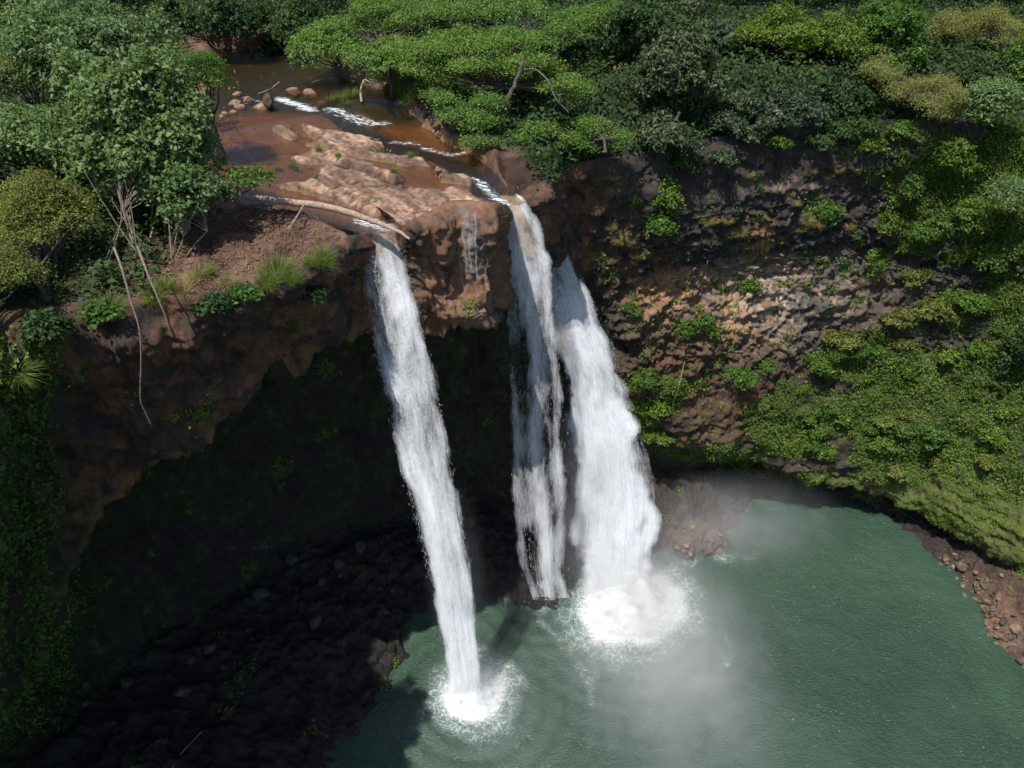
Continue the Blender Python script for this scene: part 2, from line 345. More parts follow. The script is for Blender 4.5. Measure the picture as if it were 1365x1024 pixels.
def plateau(X, Y):
    """height, colour and wetness of the ground behind the rim"""
    P3 = np.stack([X, Y, X * 0], -1)
    zw = water_z(X, Y); dom = poly_sd(X, Y, DOMAIN_T)
    rock = np.full(X.shape, -9.)
    wob = fbm(P3 * 1.3, 4, 3) * .15 + fbm(P3 * 5, 3, 8) * .07
    for r in ROCKS: rock = np.maximum(rock, poly_sd(X, Y, r))
    rock = rock + wob - .06
    chan = np.full(X.shape, 0.)
    for pts, w in CH: chan = np.maximum(chan, sstep(w * 1.15, w * .55, line_d(X, Y, pts) + wob * .6))
    cr, sr = math.cos(2.3), math.sin(2.3)
    Q = np.stack([(X * cr + Y * sr) * .55, (-X * sr + Y * cr) * 2.2, X * 0], -1)
    led = fbm(Q, 4, 21)
    bed = zw - .16 - .34 * chan + .04 * led
    crk = np.abs(fbm(Q * 1.6, 3, 25)); pit = fbm(P3 * np.array([2.4, 2.4, 1]), 4, 27)
    stp = (fbm(Q * .8, 2, 23) + .8) * 5; stp = np.floor(stp) + sstep(.86, 1, stp - np.floor(stp))
    shelf = zw + .07 + .07 * sstep(.0, .25, rock) + .032 * stp + .008 * fbm(P3 * 4, 4, 5) + .008 * fbm(P3 * 11, 3, 6) - .03 * sstep(.05, 0, crk) - .035 * sstep(.40, .5, pit)
    z = bed + (shelf - bed) * sstep(-.10, .04, rock)
    bank = zw + .35 + .35 * fbm(P3 * .5, 4, 31) + .12 * fbm(P3 * 2.5, 4, 33)
    far = np.clip(np.hypot(X - 4, Y - 20) - 30, 0, None)
    bank = bank + .03 * far + .10 * np.clip(far - 30, 0, None) + 1.2 * sstep(2, 9, X) * sstep(42, 50, Y)
    bank = np.where((X < -7) & (Y < 32), np.minimum(bank, 29.9 + .25 * fbm(P3 * .7, 3, 40)), bank)
    k = sstep(.25, -.35, dom + wob)
    z = z * (1 - k) + bank * k
    z = z + .05 * k * fbm(P3 * 7, 3, 35)
    tan = np.array([.37, .235, .160]); dk = np.array([.028, .024, .022]); brn = np.array([.205, .115, .044]); soil = np.array([.098, .056, .040])
    n = fbm(P3 * .9, 4, 55)[..., None]
    rockc = tan * (1 + .30 * n + .18 * fbm(P3 * 5, 3, 57)[..., None]) * (1 - .35 * sstep(.1, -.6, led)[..., None])
    rockc = rockc + (np.array([.10, .050, .030]) - rockc) * np.maximum(.8 * sstep(.08, .01, crk), .75 * sstep(.32, .6, pit))[..., None]
    strk = sstep(.12, .42, fbm(Q * np.array([.8, 1.5, 1]) + 5, 4, 63)); wr = sstep(.22, .04, rock)
    rockc = rockc + (np.array([.085, .050, .034]) - rockc) * np.clip(.65 * strk + .75 * wr, 0, .85)[..., None]
    spk = sstep(.38, .55, fbm(P3 * 6, 3, 65)); rockc = rockc * (1 - .5 * spk[..., None])
    bedc = brn * (1 - chan[..., None]) + dk * chan[..., None]
    calm = sstep(43.5, 45.5, Y)[..., None]
    bedc = bedc * (1 - calm) + np.array([.045, .045, .022]) * calm
    c = bedc + (rockc - bedc) * sstep(-.12, .05, rock)[..., None]
    soil_c = soil * (1 + .5 * n + .4 * fbm(P3 * 4, 4, 59)[..., None])
    soil_c = soil_c + (np.array([.26, .15, .10]) - soil_c) * (sstep(.15, .6, fbm(P3 * .8, 4, 61))[..., None] * .7)
    rb = sstep(-5, 1, X)[..., None]                         # the right bank is darker, wetter rock
    soil_c = soil_c * (1 - .6 * rb)
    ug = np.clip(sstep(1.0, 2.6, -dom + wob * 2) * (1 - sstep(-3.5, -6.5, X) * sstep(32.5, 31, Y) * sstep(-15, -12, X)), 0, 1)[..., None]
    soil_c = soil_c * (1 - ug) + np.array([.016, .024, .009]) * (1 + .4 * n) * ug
    c = c * (1 - k[..., None]) + soil_c * k[..., None]
    wet = np.where(rock < 0.05, .7, .1) * (1 - k)
    return z, c, wet, rock, chan, dom, k

# ------------------------------------------------------------------ cliff: rings lofted through stations round the basin
# each station: rim, upper face, overhang edge, recess, back wall, bulge or wall foot, (talus), waterline, under water
ST = [
 [(-38,-12,30),(-37,-12,24),(-36.5,-11,17),(-37,-11,12),(-37,-11,7),(-36,-11,3),(-33,-11,.3),(-29,-10,-3)],
 [(-17.5,8,30.5),(-18,8.3,25),(-21.5,9,18),(-28,8.5,12),(-31,8,7),(-32,8,3),(-24,9,.4),(-20,9,-3)],  # rim out of view, pushed inwards to carry the shadow further
 [(-15.3,16.4,30.2),(-16,16.2,26),(-19.0,14.6,17),(-26,14.5,12),(-29,15,7),(-30,15,2.5),(-18,15,.4),(-12,15,-3)],  # unseen overhang shaped to throw shadow over the pool's left side
 [(-18.6,21.6,30),(-18.2,21.4,24.5),(-19.6,20.4,15),(-24,21.5,12),(-27,22,7),(-28,22.5,2),(-15.5,20.5,.4),(-9,19.5,-3)],
 [(-15.4,24.4,29.5),(-15.6,24.2,25),(-17.6,24.0,19),(-22,25.5,15),(-25,28,9),(-24.5,28.5,2),(-10.5,24,.3),(-5.5,22.5,-3)],
 [(-11.8,25.4,29.3),(-12.1,25.4,26),(-13.9,26.2,22),(-18,30,19),(-20.5,33.5,11),(-19.5,33.5,2.5),(-8.7,27.4,.3),(-4.6,25,-3)],
 [(-8.6,27,29.3),(-9.0,27.3,27),(-9.7,28.0,24.3),(-12.5,33.5,22),(-15,38,12),(-14,38,3),(-7.9,31.2,.3),(-4.4,28,-3)],
 [(-6.9,29.8,29.5),(-7.3,30.0,27),(-7.4,31.0,24),(-9,37,22),(-10.5,41,12),(-9.5,41,3),(-7.2,34.8,.3),(-3.5,31,-3)],
 [(-5.6,32.1,28.7),(-5.6,32.3,27),(-5.4,32.6,24),(-7,38,22),(-8,42,12),(-7.3,42,3),(-5,35.2,.3),(-2,31,-3)],
 [(-4.5,30.6,29.75),(-4.2,30.9,28),(-4.0,30.8,24.6),(-5,39,22),(-5,43,12),(-4.5,43,3),(-3.2,36,.3),(0,32,-3)],
 [(-2.7,33.0,29.8),(-2.6,31.7,27),(-2.6,31.1,24.6),(-2.5,40,22),(-2,44,12),(-1.8,43.8,3),(-.8,36.6,.3),(2,33,-3)],
 [(-.85,32.9,29.8),(-.9,31.9,27),(-.8,31.4,24.6),(0,40,22),(1,44.5,12),(.8,44.3,3),(1,36,.4),(4.5,33,-3)],
 [(-.05,36.3,28.4),(0,36.5,27),(.2,36.5,24),(1.5,41,21),(3,45,12),(3,44.8,3),(2.2,36.0,.7),(6,33.0,-3)],
 [(1.7,36.2,29.3),(1.8,36.3,28.0),(1.9,37.3,25.8),(3.3,42,21),(5,45.3,12),(5,45,3),(4.5,37.8,.4),(7.5,34,-3)],
 [(3.1,41.8,28.4),(3.3,42.4,25),(4,43.0,22),(5,44,17),(6.5,45,10),(7,45,4),(7.6,43.5,2),(7.5,39.5,.4),(9,35,-3)],
 [(6.5,44.5,28),(6.8,43.8,24),(7.2,43.9,21),(7.6,44.5,19.8),(8,43.0,14),(9,43.0,8.5),(10,44.6,3.5),(10.3,41.6,1.2),(10.5,38.7,-.8)],
 [(13.5,47.5,28.3),(13.6,46.5,24),(13.8,46.6,21.3),(14,47.1,20.2),(14.2,44.9,14.5),(14.6,43.2,8),(15,46.2,3.4),(14.5,41.7,1.1),(14,39,-.8)],
 [(18.5,49,28.5),(18.8,48,24),(19,47.8,21),(19.2,48.2,20),(19.5,45.9,13.5),(20,43.9,4.5),(21.3,47.2,2.8),(21,46.6,.4),(20.6,45.6,-2)],
 [(23.5,49.5,28.5),(24,48.5,24.5),(24,48,21.5),(24.5,48.8,20),(25,46.3,14),(25.8,43.3,3.5),(27.4,46.3,2.2),(27,45.4,.3),(26.4,44.4,-2)],
 [(28.5,50,28.5),(29,47.8,24),(29.3,47,21),(29.5,47,18.5),(30,45,14),(30.5,41.1,2.9),(31.8,42.6,1.6),(31.0,40.6,.5),(29.4,39.2,-1.5)],
 [(34,48,29),(34.2,45.5,24.5),(34.5,44.5,20.5),(34.7,43.7,17.5),(34.8,42,13),(34,36.9,3.4),(35,36.8,2.0),(33,33.8,.7),(30.5,32,-1.2)],
 [(42,38,29.5),(41,37,25),(40.5,36.5,21),(40,36,17),(39.5,35,12),(38.5,33,7),(38.5,31,3),(35,28,.7),(32,27,-1.5)],
 [(46,15,30),(45,15,25),(44.5,15,21),(44,15,16),(43,15,12),(42,15,7),(41,15,3),(37,14,.5),(34,14,-1.5)],
 [(44,-14,30),(43,-14,25),(42.5,-14,21),(42,-14,16),(41,-14,12),(40,-14,7),(39,-14,3),(35,-13,.5),(32,-13,-1.5)],
]
for s_ in ST:
    if len(s_) == 8:
        a, b = s_[5], s_[6]; s_.insert(6, (a[0] + (b[0] - a[0]) * .45, a[1] + (b[1] - a[1]) * .45, a[2] * .5 + .5))
CTR = np.array([4.0, 20.0])
S = np.array(ST, float)                                     # (stations, 9, 3)
R0 = S[:, 0, :2]
dirs = R0 - CTR; dirs /= np.linalg.norm(dirs, axis=1)[:, None]
tops = [np.concatenate([R0 + dirs * d, np.full((len(S), 1), 30.0)], 1) for d in (150, 45, 17)]
S = np.concatenate([np.stack(tops, 1), S], 1)               # (stations, 12, 3)
def catmull(A, counts):
    """A (n, ...) -> samples along axis 0, counts[i] per segment"""
    out = []
    n = len(A)
    for i in range(n - 1):
        p1, p2 = A[i], A[i + 1]
        p0 = A[i - 1] if i else 2 * p1 - p2
        p3 = A[i + 2] if i + 2 < n else 2 * p2 - p1
        t = np.linspace(0, 1, counts[i], endpoint=False).reshape((-1,) + (1,) * (A.ndim - 1))
        m1 = (p2 - p0) * .35; m2 = (p3 - p1) * .35
        out.append((2 * t**3 - 3 * t**2 + 1) * p1 + (t**3 - 2 * t**2 + t) * m1 + (-2 * t**3 + 3 * t**2) * p2 + (t**3 - t**2) * m2)
    out.append(A[-1:]); return np.concatenate(out, 0)
seg = np.maximum(np.linalg.norm(np.diff(S[:, 3], axis=0), axis=1), .7 * np.linalg.norm(np.diff(S[:, 8], axis=0), axis=1))
cnt = [int(max(6, x / (.085 if 3 <= i <= 19 else .6))) for i, x in enumerate(seg)]
G = catmull(S, cnt)                                         # (ns, 12, 3)
rows = [26, 44, 150, 48, 48, 36, 70, 70, 34, 40, 20]
G = np.swapaxes(catmull(np.swapaxes(G, 0, 1), rows), 0, 1)  # (ns, nt, 3)
ns, nt_ = G.shape[:2]
RIM = sum(rows[:3])
tcum = np.cumsum([0] + rows)
ring = np.interp(np.arange(nt_), tcum, np.arange(12) - 3.0) # -3 far .. 0 rim .. 8 under water
ring = np.broadcast_to(ring, (ns, nt_))
stn = np.broadcast_to(np.interp(np.arange(ns), np.cumsum([0] + cnt), np.arange(len(S)))[:, None], (ns, nt_))
# plateau heights behind the rim
top = slice(0, RIM + 1)
z, ctop, wtop, rk, ch_, dom_, bk = plateau(G[:, top, 0], G[:, top, 1])
drim = np.linalg.norm(G[:, top, :2] - G[:, RIM:RIM + 1, :2], axis=2)
rim_z = G[:, RIM:RIM + 1, 2]
w = sstep(0, 2.6, drim) * np.ones_like(z)
inriver = sstep(-.4, .1, dom_)
w = np.maximum(w, inriver)
zt = rim_z * (1 - w) + z * w
zt = zt - .16 * sstep(.35, 0, drim) * (1 - inriver * .3)
G[:, top, 2] = zt
# the rim's height feeds the first face rows too
dz = (G[:, RIM, 2] - S[0, 3, 2] * 0 - rim_z[:, 0])[:, None]
k = sstep(1.0, 0.0, ring[:, RIM + 1:]); G[:, RIM + 1:, 2] += dz * k
# displacement along the normal
def grid_normals(A):
    du = np.gradient(A, axis=0); dv = np.gradient(A, axis=1)
    n = np.cross(dv, du); n /= np.linalg.norm(n, axis=2)[..., None] + 1e-9; return n
NRM = grid_normals(G)
NRM_in = np.where(((CTR[0] - G[..., 0]) * NRM[..., 0] + (CTR[1] - G[..., 1]) * NRM[..., 1] + 8 * NRM[..., 2])[..., None] < 0, -NRM, NRM)
px_, py_ = proj(G)
def blob(*lst):
    m = np.zeros((ns, nt_))
    for (x, y, rx, ry, *a) in lst:
        m = np.maximum(m, (a[0] if a else 1) * np.exp(-(((px_ - x) / rx) ** 2 + ((py_ - y) / ry) ** 2)))
    return m
face = sstep(-.05, .12, ring)
right = sstep(14.2, 15.2, stn)
left = sstep(9.2, 8.0, stn)
P = G
warp = P + .5 * fbm(P * .6, 2, 90)[..., None]
bv, bg, bid = blocks(warp * np.array([1.5, 1.5, 1.9]), 11)
bv2, bg2, bid2 = blocks(warp * np.array([3.6, 3.6, 4.4]), 31)
big = fbm(P * .22, 4, 1); mid = fbm(P * .8, 4, 2); fin = fbm(P * 3.0, 4, 4)
strat = fbm(P * np.array([.15, .15, 1.5]), 3, 6); lz = P[..., 2] * 1.15 + .9 * fbm(P * .35, 3, 7); led_ = lz - np.floor(lz); led_ = sstep(0, .25, led_) - led_
rub = right * sstep(.7, 1.4, ring) * sstep(4.9, 4.0, ring) * .9 + right * sstep(5.2, 6.0, ring) * .4 + (1 - right) * .05
rub = np.maximum(rub, sstep(5.3, 6.2, ring) * (.25 + .3 * right))
vs = fbm(P * np.array([1.7, 1.7, .22]), 4, 12)              # vertical flutes
disp = face * (.55 * big + .34 * mid + .10 * fin + (.04 + .26 * right) * (.3 + .8 * _hash(np.floor(lz).astype(int), 0 * lz.astype(int), 0 * lz.astype(int))) * led_ + .10 * (1 - 2 * np.abs(fbm(P * 2.2, 4, 9))) + .15 * strat + .25 * vs * (1 - .5 * right))
disp += face * rub * (.36 * bv + .22 * bv2 - .10 * sstep(.06, 0, bg))
disp *= sstep(0, .5, ring) * .75 + .25
lip = np.exp(-((stn - 8) / .55) ** 2) + np.exp(-((stn - 12) / .5) ** 2)
disp *= 1 - .95 * np.clip(lip, 0, 1) * sstep(1.8, 0, np.abs(ring))
G = G + NRM_in * disp[..., None]
G[..., 2] += (1 - face) * 0
# colours of the rock, soil and moss, with some shade painted in
def A3(*c): return np.array(c)
C = np.zeros((ns, nt_, 3)); wet = np.zeros((ns, nt_))
def lay(mask, col):
    global C
    m = np.clip(mask, 0, 1)[..., None]; C = C * (1 - m) + np.array(col) * m
n0 = fbm(P * .5, 4, 70); n1 = fbm(P * 1.6, 4, 71); n2 = fbm(P * .25, 3, 72)
C[:] = (.060, .048, .042)
brown = A3(.150, .070, .040)
lay(sstep(-.5, .5, n1) * .8 * (1 - right) * sstep(2.3, 1.6, ring), brown)
lay((1 - right) * sstep(2.25, 1.9, ring) * sstep(0, .5, n0 + .25 * vs) * .8, A3(.17, .085, .048))
lay((1 - right) * sstep(2.4, 1.0, ring) * sstep(.2, .6, vs) * .8, A3(.045, .036, .032))
lay((1 - right) * np.exp(-((ring - 2.0) / .22) ** 2) * sstep(-.2, .4, n1) * .8, A3(.20, .105, .045))
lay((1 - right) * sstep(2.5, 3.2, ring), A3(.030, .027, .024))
lay((1 - right) * sstep(2.6, 3.4, ring) * sstep(6.0, 4.8, ring) * sstep(-.3, .4, n0) * .75, A3(.030, .042, .016))
lay((1 - right) * sstep(5.2, 6.0, ring) * sstep(.1, .6, n1), A3(.06, .040, .028))
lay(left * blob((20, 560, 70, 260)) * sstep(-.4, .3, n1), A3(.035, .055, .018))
lay(left * blob((15, 900, 110, 190)) * 1.0, A3(.026, .034, .014))  # shade put into the colour: dark green over a strip that came out lit
# shelf face between the first two falls: reddish brown, pale trickle marks
sh = np.exp(-((stn - 10.3) / 1.3) ** 4) * sstep(2.2, 1.9, ring) * face
lay(sh * .85, A3(.27, .145, .088)); lay(sh * sstep(-.1, .5, n1) * .7, A3(.13, .07, .045)); lay(sh * sstep(.15, .55, vs) * .7, A3(.06, .042, .034))
lay(sh * blob((622, 320, 12, 60), (640, 400, 20, 40)) * sstep(-.3, .3, vs) * .7, A3(.30, .26, .24))
# right wall
R_ = right * face
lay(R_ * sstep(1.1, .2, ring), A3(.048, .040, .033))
lay(R_ * blob((780, 300, 60, 60)), A3(.085, .055, .042))
lay(R_ * blob((1000, 270, 90, 45)) , A3(.050, .044, .040))
lay(R_ * blob((1040, 245, 60, 14)) * sstep(-.2, .3, n1), A3(.22, .15, .13))
lay(R_ * sstep(1.6, 1.9, ring) * sstep(3.3, 2.9, ring), A3(.045, .042, .042))
lay(R_ * blob((1000, 390, 150, 60)) * sstep(2.7, 3.1, ring), A3(.33, .235, .165))
lay(R_ * blob((880, 385, 60, 30), (960, 420, 70, 40, .9), (1015, 320, 25, 25, .9)) * sstep(-.6, .2, n1), A3(.37, .195, .090))
lay(R_ * blob((1040, 400, 60, 40)) * sstep(.35, .5, bid2), A3(.40, .33, .27))
lay(R_ * blob((1090, 420, 40, 60), (1130, 350, 70, 35)) * sstep(.2, .5, bid), A3(.075, .068, .066))
lay(R_ * blob((880, 510, 90, 60), (1000, 540, 70, 50)), A3(.125, .066, .038))
lay(R_ * blob((930, 590, 110, 45)) * sstep(-.4, .3, n1), A3(.115, .078, .036))
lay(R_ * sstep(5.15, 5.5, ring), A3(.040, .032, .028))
lay(R_ * blob((965, 716, 75, 20)) ** .5 * sstep(5.9, 6.5, ring) * sstep(1060, 1030, px_), A3(.17, .12, .095))
lay(R_ * blob((1320, 830, 60, 60)) , A3(.20, .125, .085))
lay(R_ * blob((1150, 650, 40, 8), (1200, 668, 40, 8)) * sstep(-.1, .4, n1), A3(.13, .075, .048))
lay(R_ * sstep(5.5, 6.2, ring) * blob((1130, 690, 110, 30)), A3(.022, .021, .022))  # undercut slot darkened in the colour, where shade should lie
veg = R_ * np.clip(blob((1230, 560, 190, 75), (1320, 600, 110, 90), (1180, 490, 120, 42), (1330, 470, 70, 60), (1060, 560, 100, 55, .9), (960, 600, 90, 40, .65), (870, 530, 40, 50, .8), (880, 590, 40, 40, .6)), 0, 1)
vegU = np.clip(blob((1265, 235, 75, 60), (1320, 290, 60, 55), (1235, 300, 50, 40, .7), (1200, 250, 40, 40, .5), (1350, 400, 50, 40), (1270, 410, 60, 26, .7), (1340, 200, 40, 60)), 0, 1) * right
moss = R_ * np.clip(blob((1230, 668, 110, 36), (1320, 715, 90, 50), (1150, 640, 70, 20, .8), (1365, 740, 60, 50)), 0, 1) * sstep(4.2, 4.6, ring) * sstep(5.5, 5.1, ring)
vcl = fbm(P * .55, 4, 81)
lay(sstep(.3, .6, veg + .35 * vcl) * .9, A3(.045, .062, .016)); lay(sstep(.3, .6, vegU + .3 * vcl) * .9, A3(.045, .060, .016))
lay(sstep(.2, .6, moss + .35 * n1), A3(.110, .125, .034)); lay(moss * sstep(.1, .5, n1 + .3 * fin) * .8, A3(.060, .070, .022))
lay((1 - right) * sstep(5.0, 5.6, ring) * .7, A3(.022, .020, .018))  # dark wet tone on the lit foot rocks, standing in for shade
wet = np.where(ring > 5, .45, .12) * face
wet = np.maximum(wet, sh * .35)
kf = face[:, top, None]; C[:, top] = ctop * (1 - kf) + C[:, top] * kf; wet[:, top] = wtop * (1 - kf[..., 0]) + wet[:, top] * kf[..., 0]
C *= (1 + .30 * n1[..., None] * face[..., None]) * (1 + (bid2 - .5)[..., None] * .5 * (rub * face)[..., None])
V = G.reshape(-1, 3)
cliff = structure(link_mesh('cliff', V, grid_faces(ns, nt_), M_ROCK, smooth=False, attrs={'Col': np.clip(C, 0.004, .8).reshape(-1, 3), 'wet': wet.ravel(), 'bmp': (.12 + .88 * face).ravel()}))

def ground_z(x, y):
    return float(plateau(np.array([[x]]), np.array([[y]]))[0][0, 0])

# ground sheet below everything, out to the horizon, and the far hills
structure(link_mesh('ground', np.array([(-900, -900, -6), (900, -900, -6), (900, 900, -6), (-900, 900, -6)], float), np.array([[0, 1, 2, 3]]), M_ROCK,
          attrs={'Col': np.full((4, 3), .06) * np.array([.7, 1, .4]), 'wet': np.zeros(4), 'bmp': np.ones(4)}))

# ------------------------------------------------------------------ pool
BASE = [Pz(632, 930, 0), Pz(722, 792, 0), Pz(838, 798, 0)]
nx, ny = 500, 560
gx, gy = np.meshgrid(np.linspace(-34, 46, nx), np.linspace(-40, 52, ny), indexing='ij')
foam = np.zeros_like(gx)
wv = fbm(np.stack([gx, gy, gx * 0], -1) * .5, 3, 101)
for (b, r, s_) in ((BASE[0], 3.0, 1.5), (BASE[1], 1.8, .8), (BASE[2], 5.2, 1.95)):
    d = np.hypot(gx - b[0], gy - b[1]) + wv * .7
    foam = np.maximum(foam, s_ * np.clip(1.12 - d / r, 0, 1) ** 1.1)
def pl(pts): return [Pz(x, y, 0)[:2] for x, y in pts]
for pts, wdt, a in ((pl([(720, 828), (745, 850), (765, 880), (785, 905), (790, 940)]), .16, .40), (pl([(775, 840), (790, 880), (795, 900)]), .12, .34),
                    (pl([(900, 760), (940, 745), (1000, 738)]), .5, .5), (pl([(560, 960), (575, 920), (600, 890)]), .25, .5), (pl([(960, 820), (975, 870), (960, 895)]), .12, .28)):
    foam = np.maximum(foam, a * np.exp(-((line_d(gx, gy, pts) + .28 * wv) / wdt) ** 2) * (.6 + .9 * fbm(np.stack([gx, gy, gx * 0], -1) * 1.4, 3, 103)))
gz = .05 * fbm(np.stack([gx, gy, gx * 0], -1) * .9, 3, 104)
structure(link_mesh('pool', np.stack([gx, gy, gz], -1).reshape(-1, 3), grid_faces(nx, ny), pool_material(BASE), attrs={'foam': foam.ravel(), 'aer': np.maximum(np.exp(-(np.hypot(gx - BASE[2][0] - 1, gy - BASE[2][1] + 4) / 8) ** 2), np.exp(-(np.hypot(gx - BASE[0][0] - 1, gy - BASE[0][1] + 2) / 5) ** 2)).ravel()}))

# ------------------------------------------------------------------ river water
sx = np.arange(-24, 3.2, .12); sy = np.arange(29.5, 60, .12)
gx, gy = np.meshgrid(sx, sy, indexing='ij')
dm = poly_sd(gx, gy, DOMAIN)
zw = water_z(gx, gy) + .02 * fbm(np.stack([gx, gy, gx * 0], -1) * 2, 3, 110)
rf = np.zeros_like(gx)
for pts, wdt, a in ((pp([(372, 134), (395, 142), (415, 149)], 30.2), .5, 1.0), (pp([(440, 148), (465, 152), (510, 153)], 30.2), .55, .8), (pp([(450, 158), (500, 160)], 30), .3, .6),
                    (pp([(325, 132), (345, 138)], 30.2), .2, .7), (pp([(455, 172), (500, 180)], 29.9), .25, .5), (pp([(525, 183), (555, 185)], 29.9), .3, .7), (pp([(565, 190), (600, 198), (618, 196)], 29.9), .3, .8),
                    (pp([(610, 232), (640, 240), (660, 252), (684, 262)], 29.6), .4, .85), (pp([(480, 292), (500, 298), (520, 302)], 29.5), .5, .8), (pp([(505, 231), (525, 236)], 29.7), .12, .6), (pp([(300, 150), (330, 145)], 30), .2, .5)):
    rf = np.maximum(rf, a * np.exp(-(line_d(gx, gy, pts) / wdt) ** 2))
nl = np.minimum(np.hypot(gx + 5.6, gy - 30.8), np.hypot(gx - .2, gy - 35.6)); ok = dm > np.where(nl < 2.2, .08, -.25)
F = grid_faces(len(sx), len(sy)); okf = ok.ravel()[F].all(1); F = F[okf]
used = np.unique(F); rem = np.zeros(gx.size, int); rem[used] = np.arange(len(used))
structure(link_mesh('river', np.stack([gx, gy, zw], -1).reshape(-1, 3)[used], rem[F], M_RIVER, attrs={'foam': rf.ravel()[used]}))

# ------------------------------------------------------------------ waterfalls
def solve_path(px, py, lip, vy):
    """where the ray through a photo pixel meets the sheet of water thrown from the lip"""
    Y = lip[1]
    for _ in range(40):
        p = PY(px, py, Y); h = max(0., lip[2] - p[2]); Y = .5 * Y + .5 * (lip[1] - vy * math.sqrt(2 * h / 9.8))
    return np.array(PY(px, py, Y))
def waterfall(lip, vy, prof, label, dens, ndrop, seed, thick=.5, ragged=0., strands=()):
    rng = np.random.default_rng(seed)
    root = empty('waterfall', Pz(prof[-1][1] * .5 + prof[-1][2] * .5, prof[-1][0], 0)); thing(root, label, 'waterfall')
    off = np.array(root.location)
    Lp = np.array([solve_path(a, y, lip, vy) for y, a, b in prof]); Rp = np.array([solve_path(b, y, lip, vy) for y, a, b in prof])
    dL = Rp - Lp; Lp = Lp - .13 * dL; Rp = Rp + .09 * dL          # the ragged edge eats into the sheet
    n = 150
    tt = np.sqrt(np.clip(lip[2] - (Lp[:, 2] + Rp[:, 2]) / 2, 0, None) * 2 / 9.8); tt = np.maximum.accumulate(tt + np.arange(len(tt)) * 1e-4)
    ts = np.linspace(tt[0], tt[-1], n)
    def along(A, t): return np.stack([np.interp(t, tt, A[:, i]) for i in range(3)], -1)
    LL, RR = along(Lp, ts), along(Rp, ts)
    fwd = np.array([0, -1, 0.15])
    m = 48; u0_ = np.linspace(-.3, 1.3, m)
    Vs, Fs, UV, DE, AG = [], [], [], [], []
    wid = np.linalg.norm(RR - LL, axis=1)
    for k, (lay_, dd) in enumerate(((-1, -.24), (0, .0), (1, -.24), (.5, -.26))):
        u = u0_ if k < 3 else (u0_ - .5) * 1.5 + .5                # the last layer is the thin spray round the others
        bulge = np.sqrt(np.clip(1 - (2 * u - 1) ** 2, 0, 1))[None, :] * lay_ * thick * np.linspace(.25, 1, n)[:, None]
        P_ = LL[:, None] + (RR - LL)[:, None] * u[None, :, None] + fwd * bulge[..., None]
        P_ = P_ + fwd * (.10 * fbm(np.stack([u[None, :] * 3 + k * 7 + 0 * ts[:, None], ts[:, None] * 3 + 0 * u[None, :], 0 * bulge], -1), 3, 120 + seed))[..., None] * np.linspace(0.2, 1, n)[:, None, None]
        er = [((.03 + .08 * ((ts - ts[0]) / (ts[-1] - ts[0]))) * (1 + .7 * (ragged > 0)) * fbm(np.stack([ts * 7, 0 * ts + k * 9 + q * 31 + seed, 0 * ts], -1), 4, 140))[:, None] for q in (0, 1)]
        ue = u0_[None, :]; edge = (sstep(-.10, .22, ue + er[0]) * sstep(1.10, .78, ue + er[1])) if k < 3 else sstep(-.3, .5, ue) * sstep(1.3, .5, ue) * np.ones((n, 1))
        fr = (ts - ts[0]) / (ts[-1] - ts[0])
        de = (np.interp(fr, *dens)[:, None] + dd) * edge - .35 * (1 - edge)
        sm = sstep(.15, .6, fr)[:, None]
        for (u0, uw, am) in strands: de = de + am * sm * (np.exp(-((u[None, :] - u0 - .035 * np.sin(ts * 9 + u0 * 40)[:, None]) / uw) ** 2) - .42)
        de = de - .6 * (1 - sstep(0, .05, fr)[:, None]) if seed < 3 else de - .8 * (1 - sstep(0, .08, fr)[:, None])
        de = de + .22 * fbm(np.stack([u[None, :] * 3.2 + k * 3 + 0 * ts[:, None], ts[:, None] * 5 + 0 * u[None, :], 0 * bulge + seed], -1), 4, 130)
        Vs.append(P_.reshape(-1, 3)); Fs.append(grid_faces(n, m) + k * n * m)
        UV.append(np.stack([(u[None, :] - .5) * wid.mean() + k * 13.7 + 0 * ts[:, None], ts[:, None] * 4 + k * 5.1 + 0 * u[None, :]], -1).reshape(-1, 2))
        DE.append(de.ravel()); AG.append(np.broadcast_to(fr[:, None], de.shape).ravel())
    link_mesh('curtain', np.concatenate(Vs) - off, np.concatenate(Fs), M_SHEET, root, attrs={'dens': np.concatenate(DE), 'age': np.concatenate(AG)}, uv=np.concatenate(UV))
    # threads and drops tearing off the curtain
    N_ = ndrop
    uu = rng.normal(.5, .30, N_); t0 = ts[0] + (ts[-1] - ts[0]) * rng.random(N_) ** .8
    clump = np.sin(uu * 23 + seed) * .5 + np.sin(uu * 57 + 2 * seed) * .5
    keep = (rng.random(N_) < .55 + .45 * clump) & (np.abs(uu - .5) < .40 + .08 * rng.random(N_)); uu, t0 = uu[keep], t0[keep]; N_ = len(uu)
    fr_ = (t0 - ts[0]) / (ts[-1] - ts[0])
    ln = (.0015 + .004 * rng.random(N_) ** 2) * (1 + .6 * fr_)
    wdt = .004 + .009 * rng.random(N_) ** 3
    ph = rng.random(N_) * 6.283; wx, wy = np.cos(ph), np.sin(ph)
    off_f = rng.normal(0, thick * .7, N_) * (.35 + .65 * (t0 - ts[0]) / (ts[-1] - ts[0]))
    side = rng.normal(0, 1, N_) * ragged * (t0 - ts[0]) / (ts[-1] - ts[0])
    quads = []
    for e, sgn in ((-1, -1), (-1, 1), (1, 1), (1, -1)):
        t_ = t0 + e * ln
        a, b = along(Lp, t_), along(Rp, t_)
        p = a + (b - a) * uu[:, None] + fwd * off_f[:, None]
        p[:, 0] += side + sgn * wdt * wx; p[:, 1] += sgn * wdt * wy; p[:, 2] += sgn * wdt * .5
        quads.append(p)
    Vq = np.stack(quads, 1).reshape(-1, 3); Fq = np.arange(N_ * 4).reshape(-1, 4)
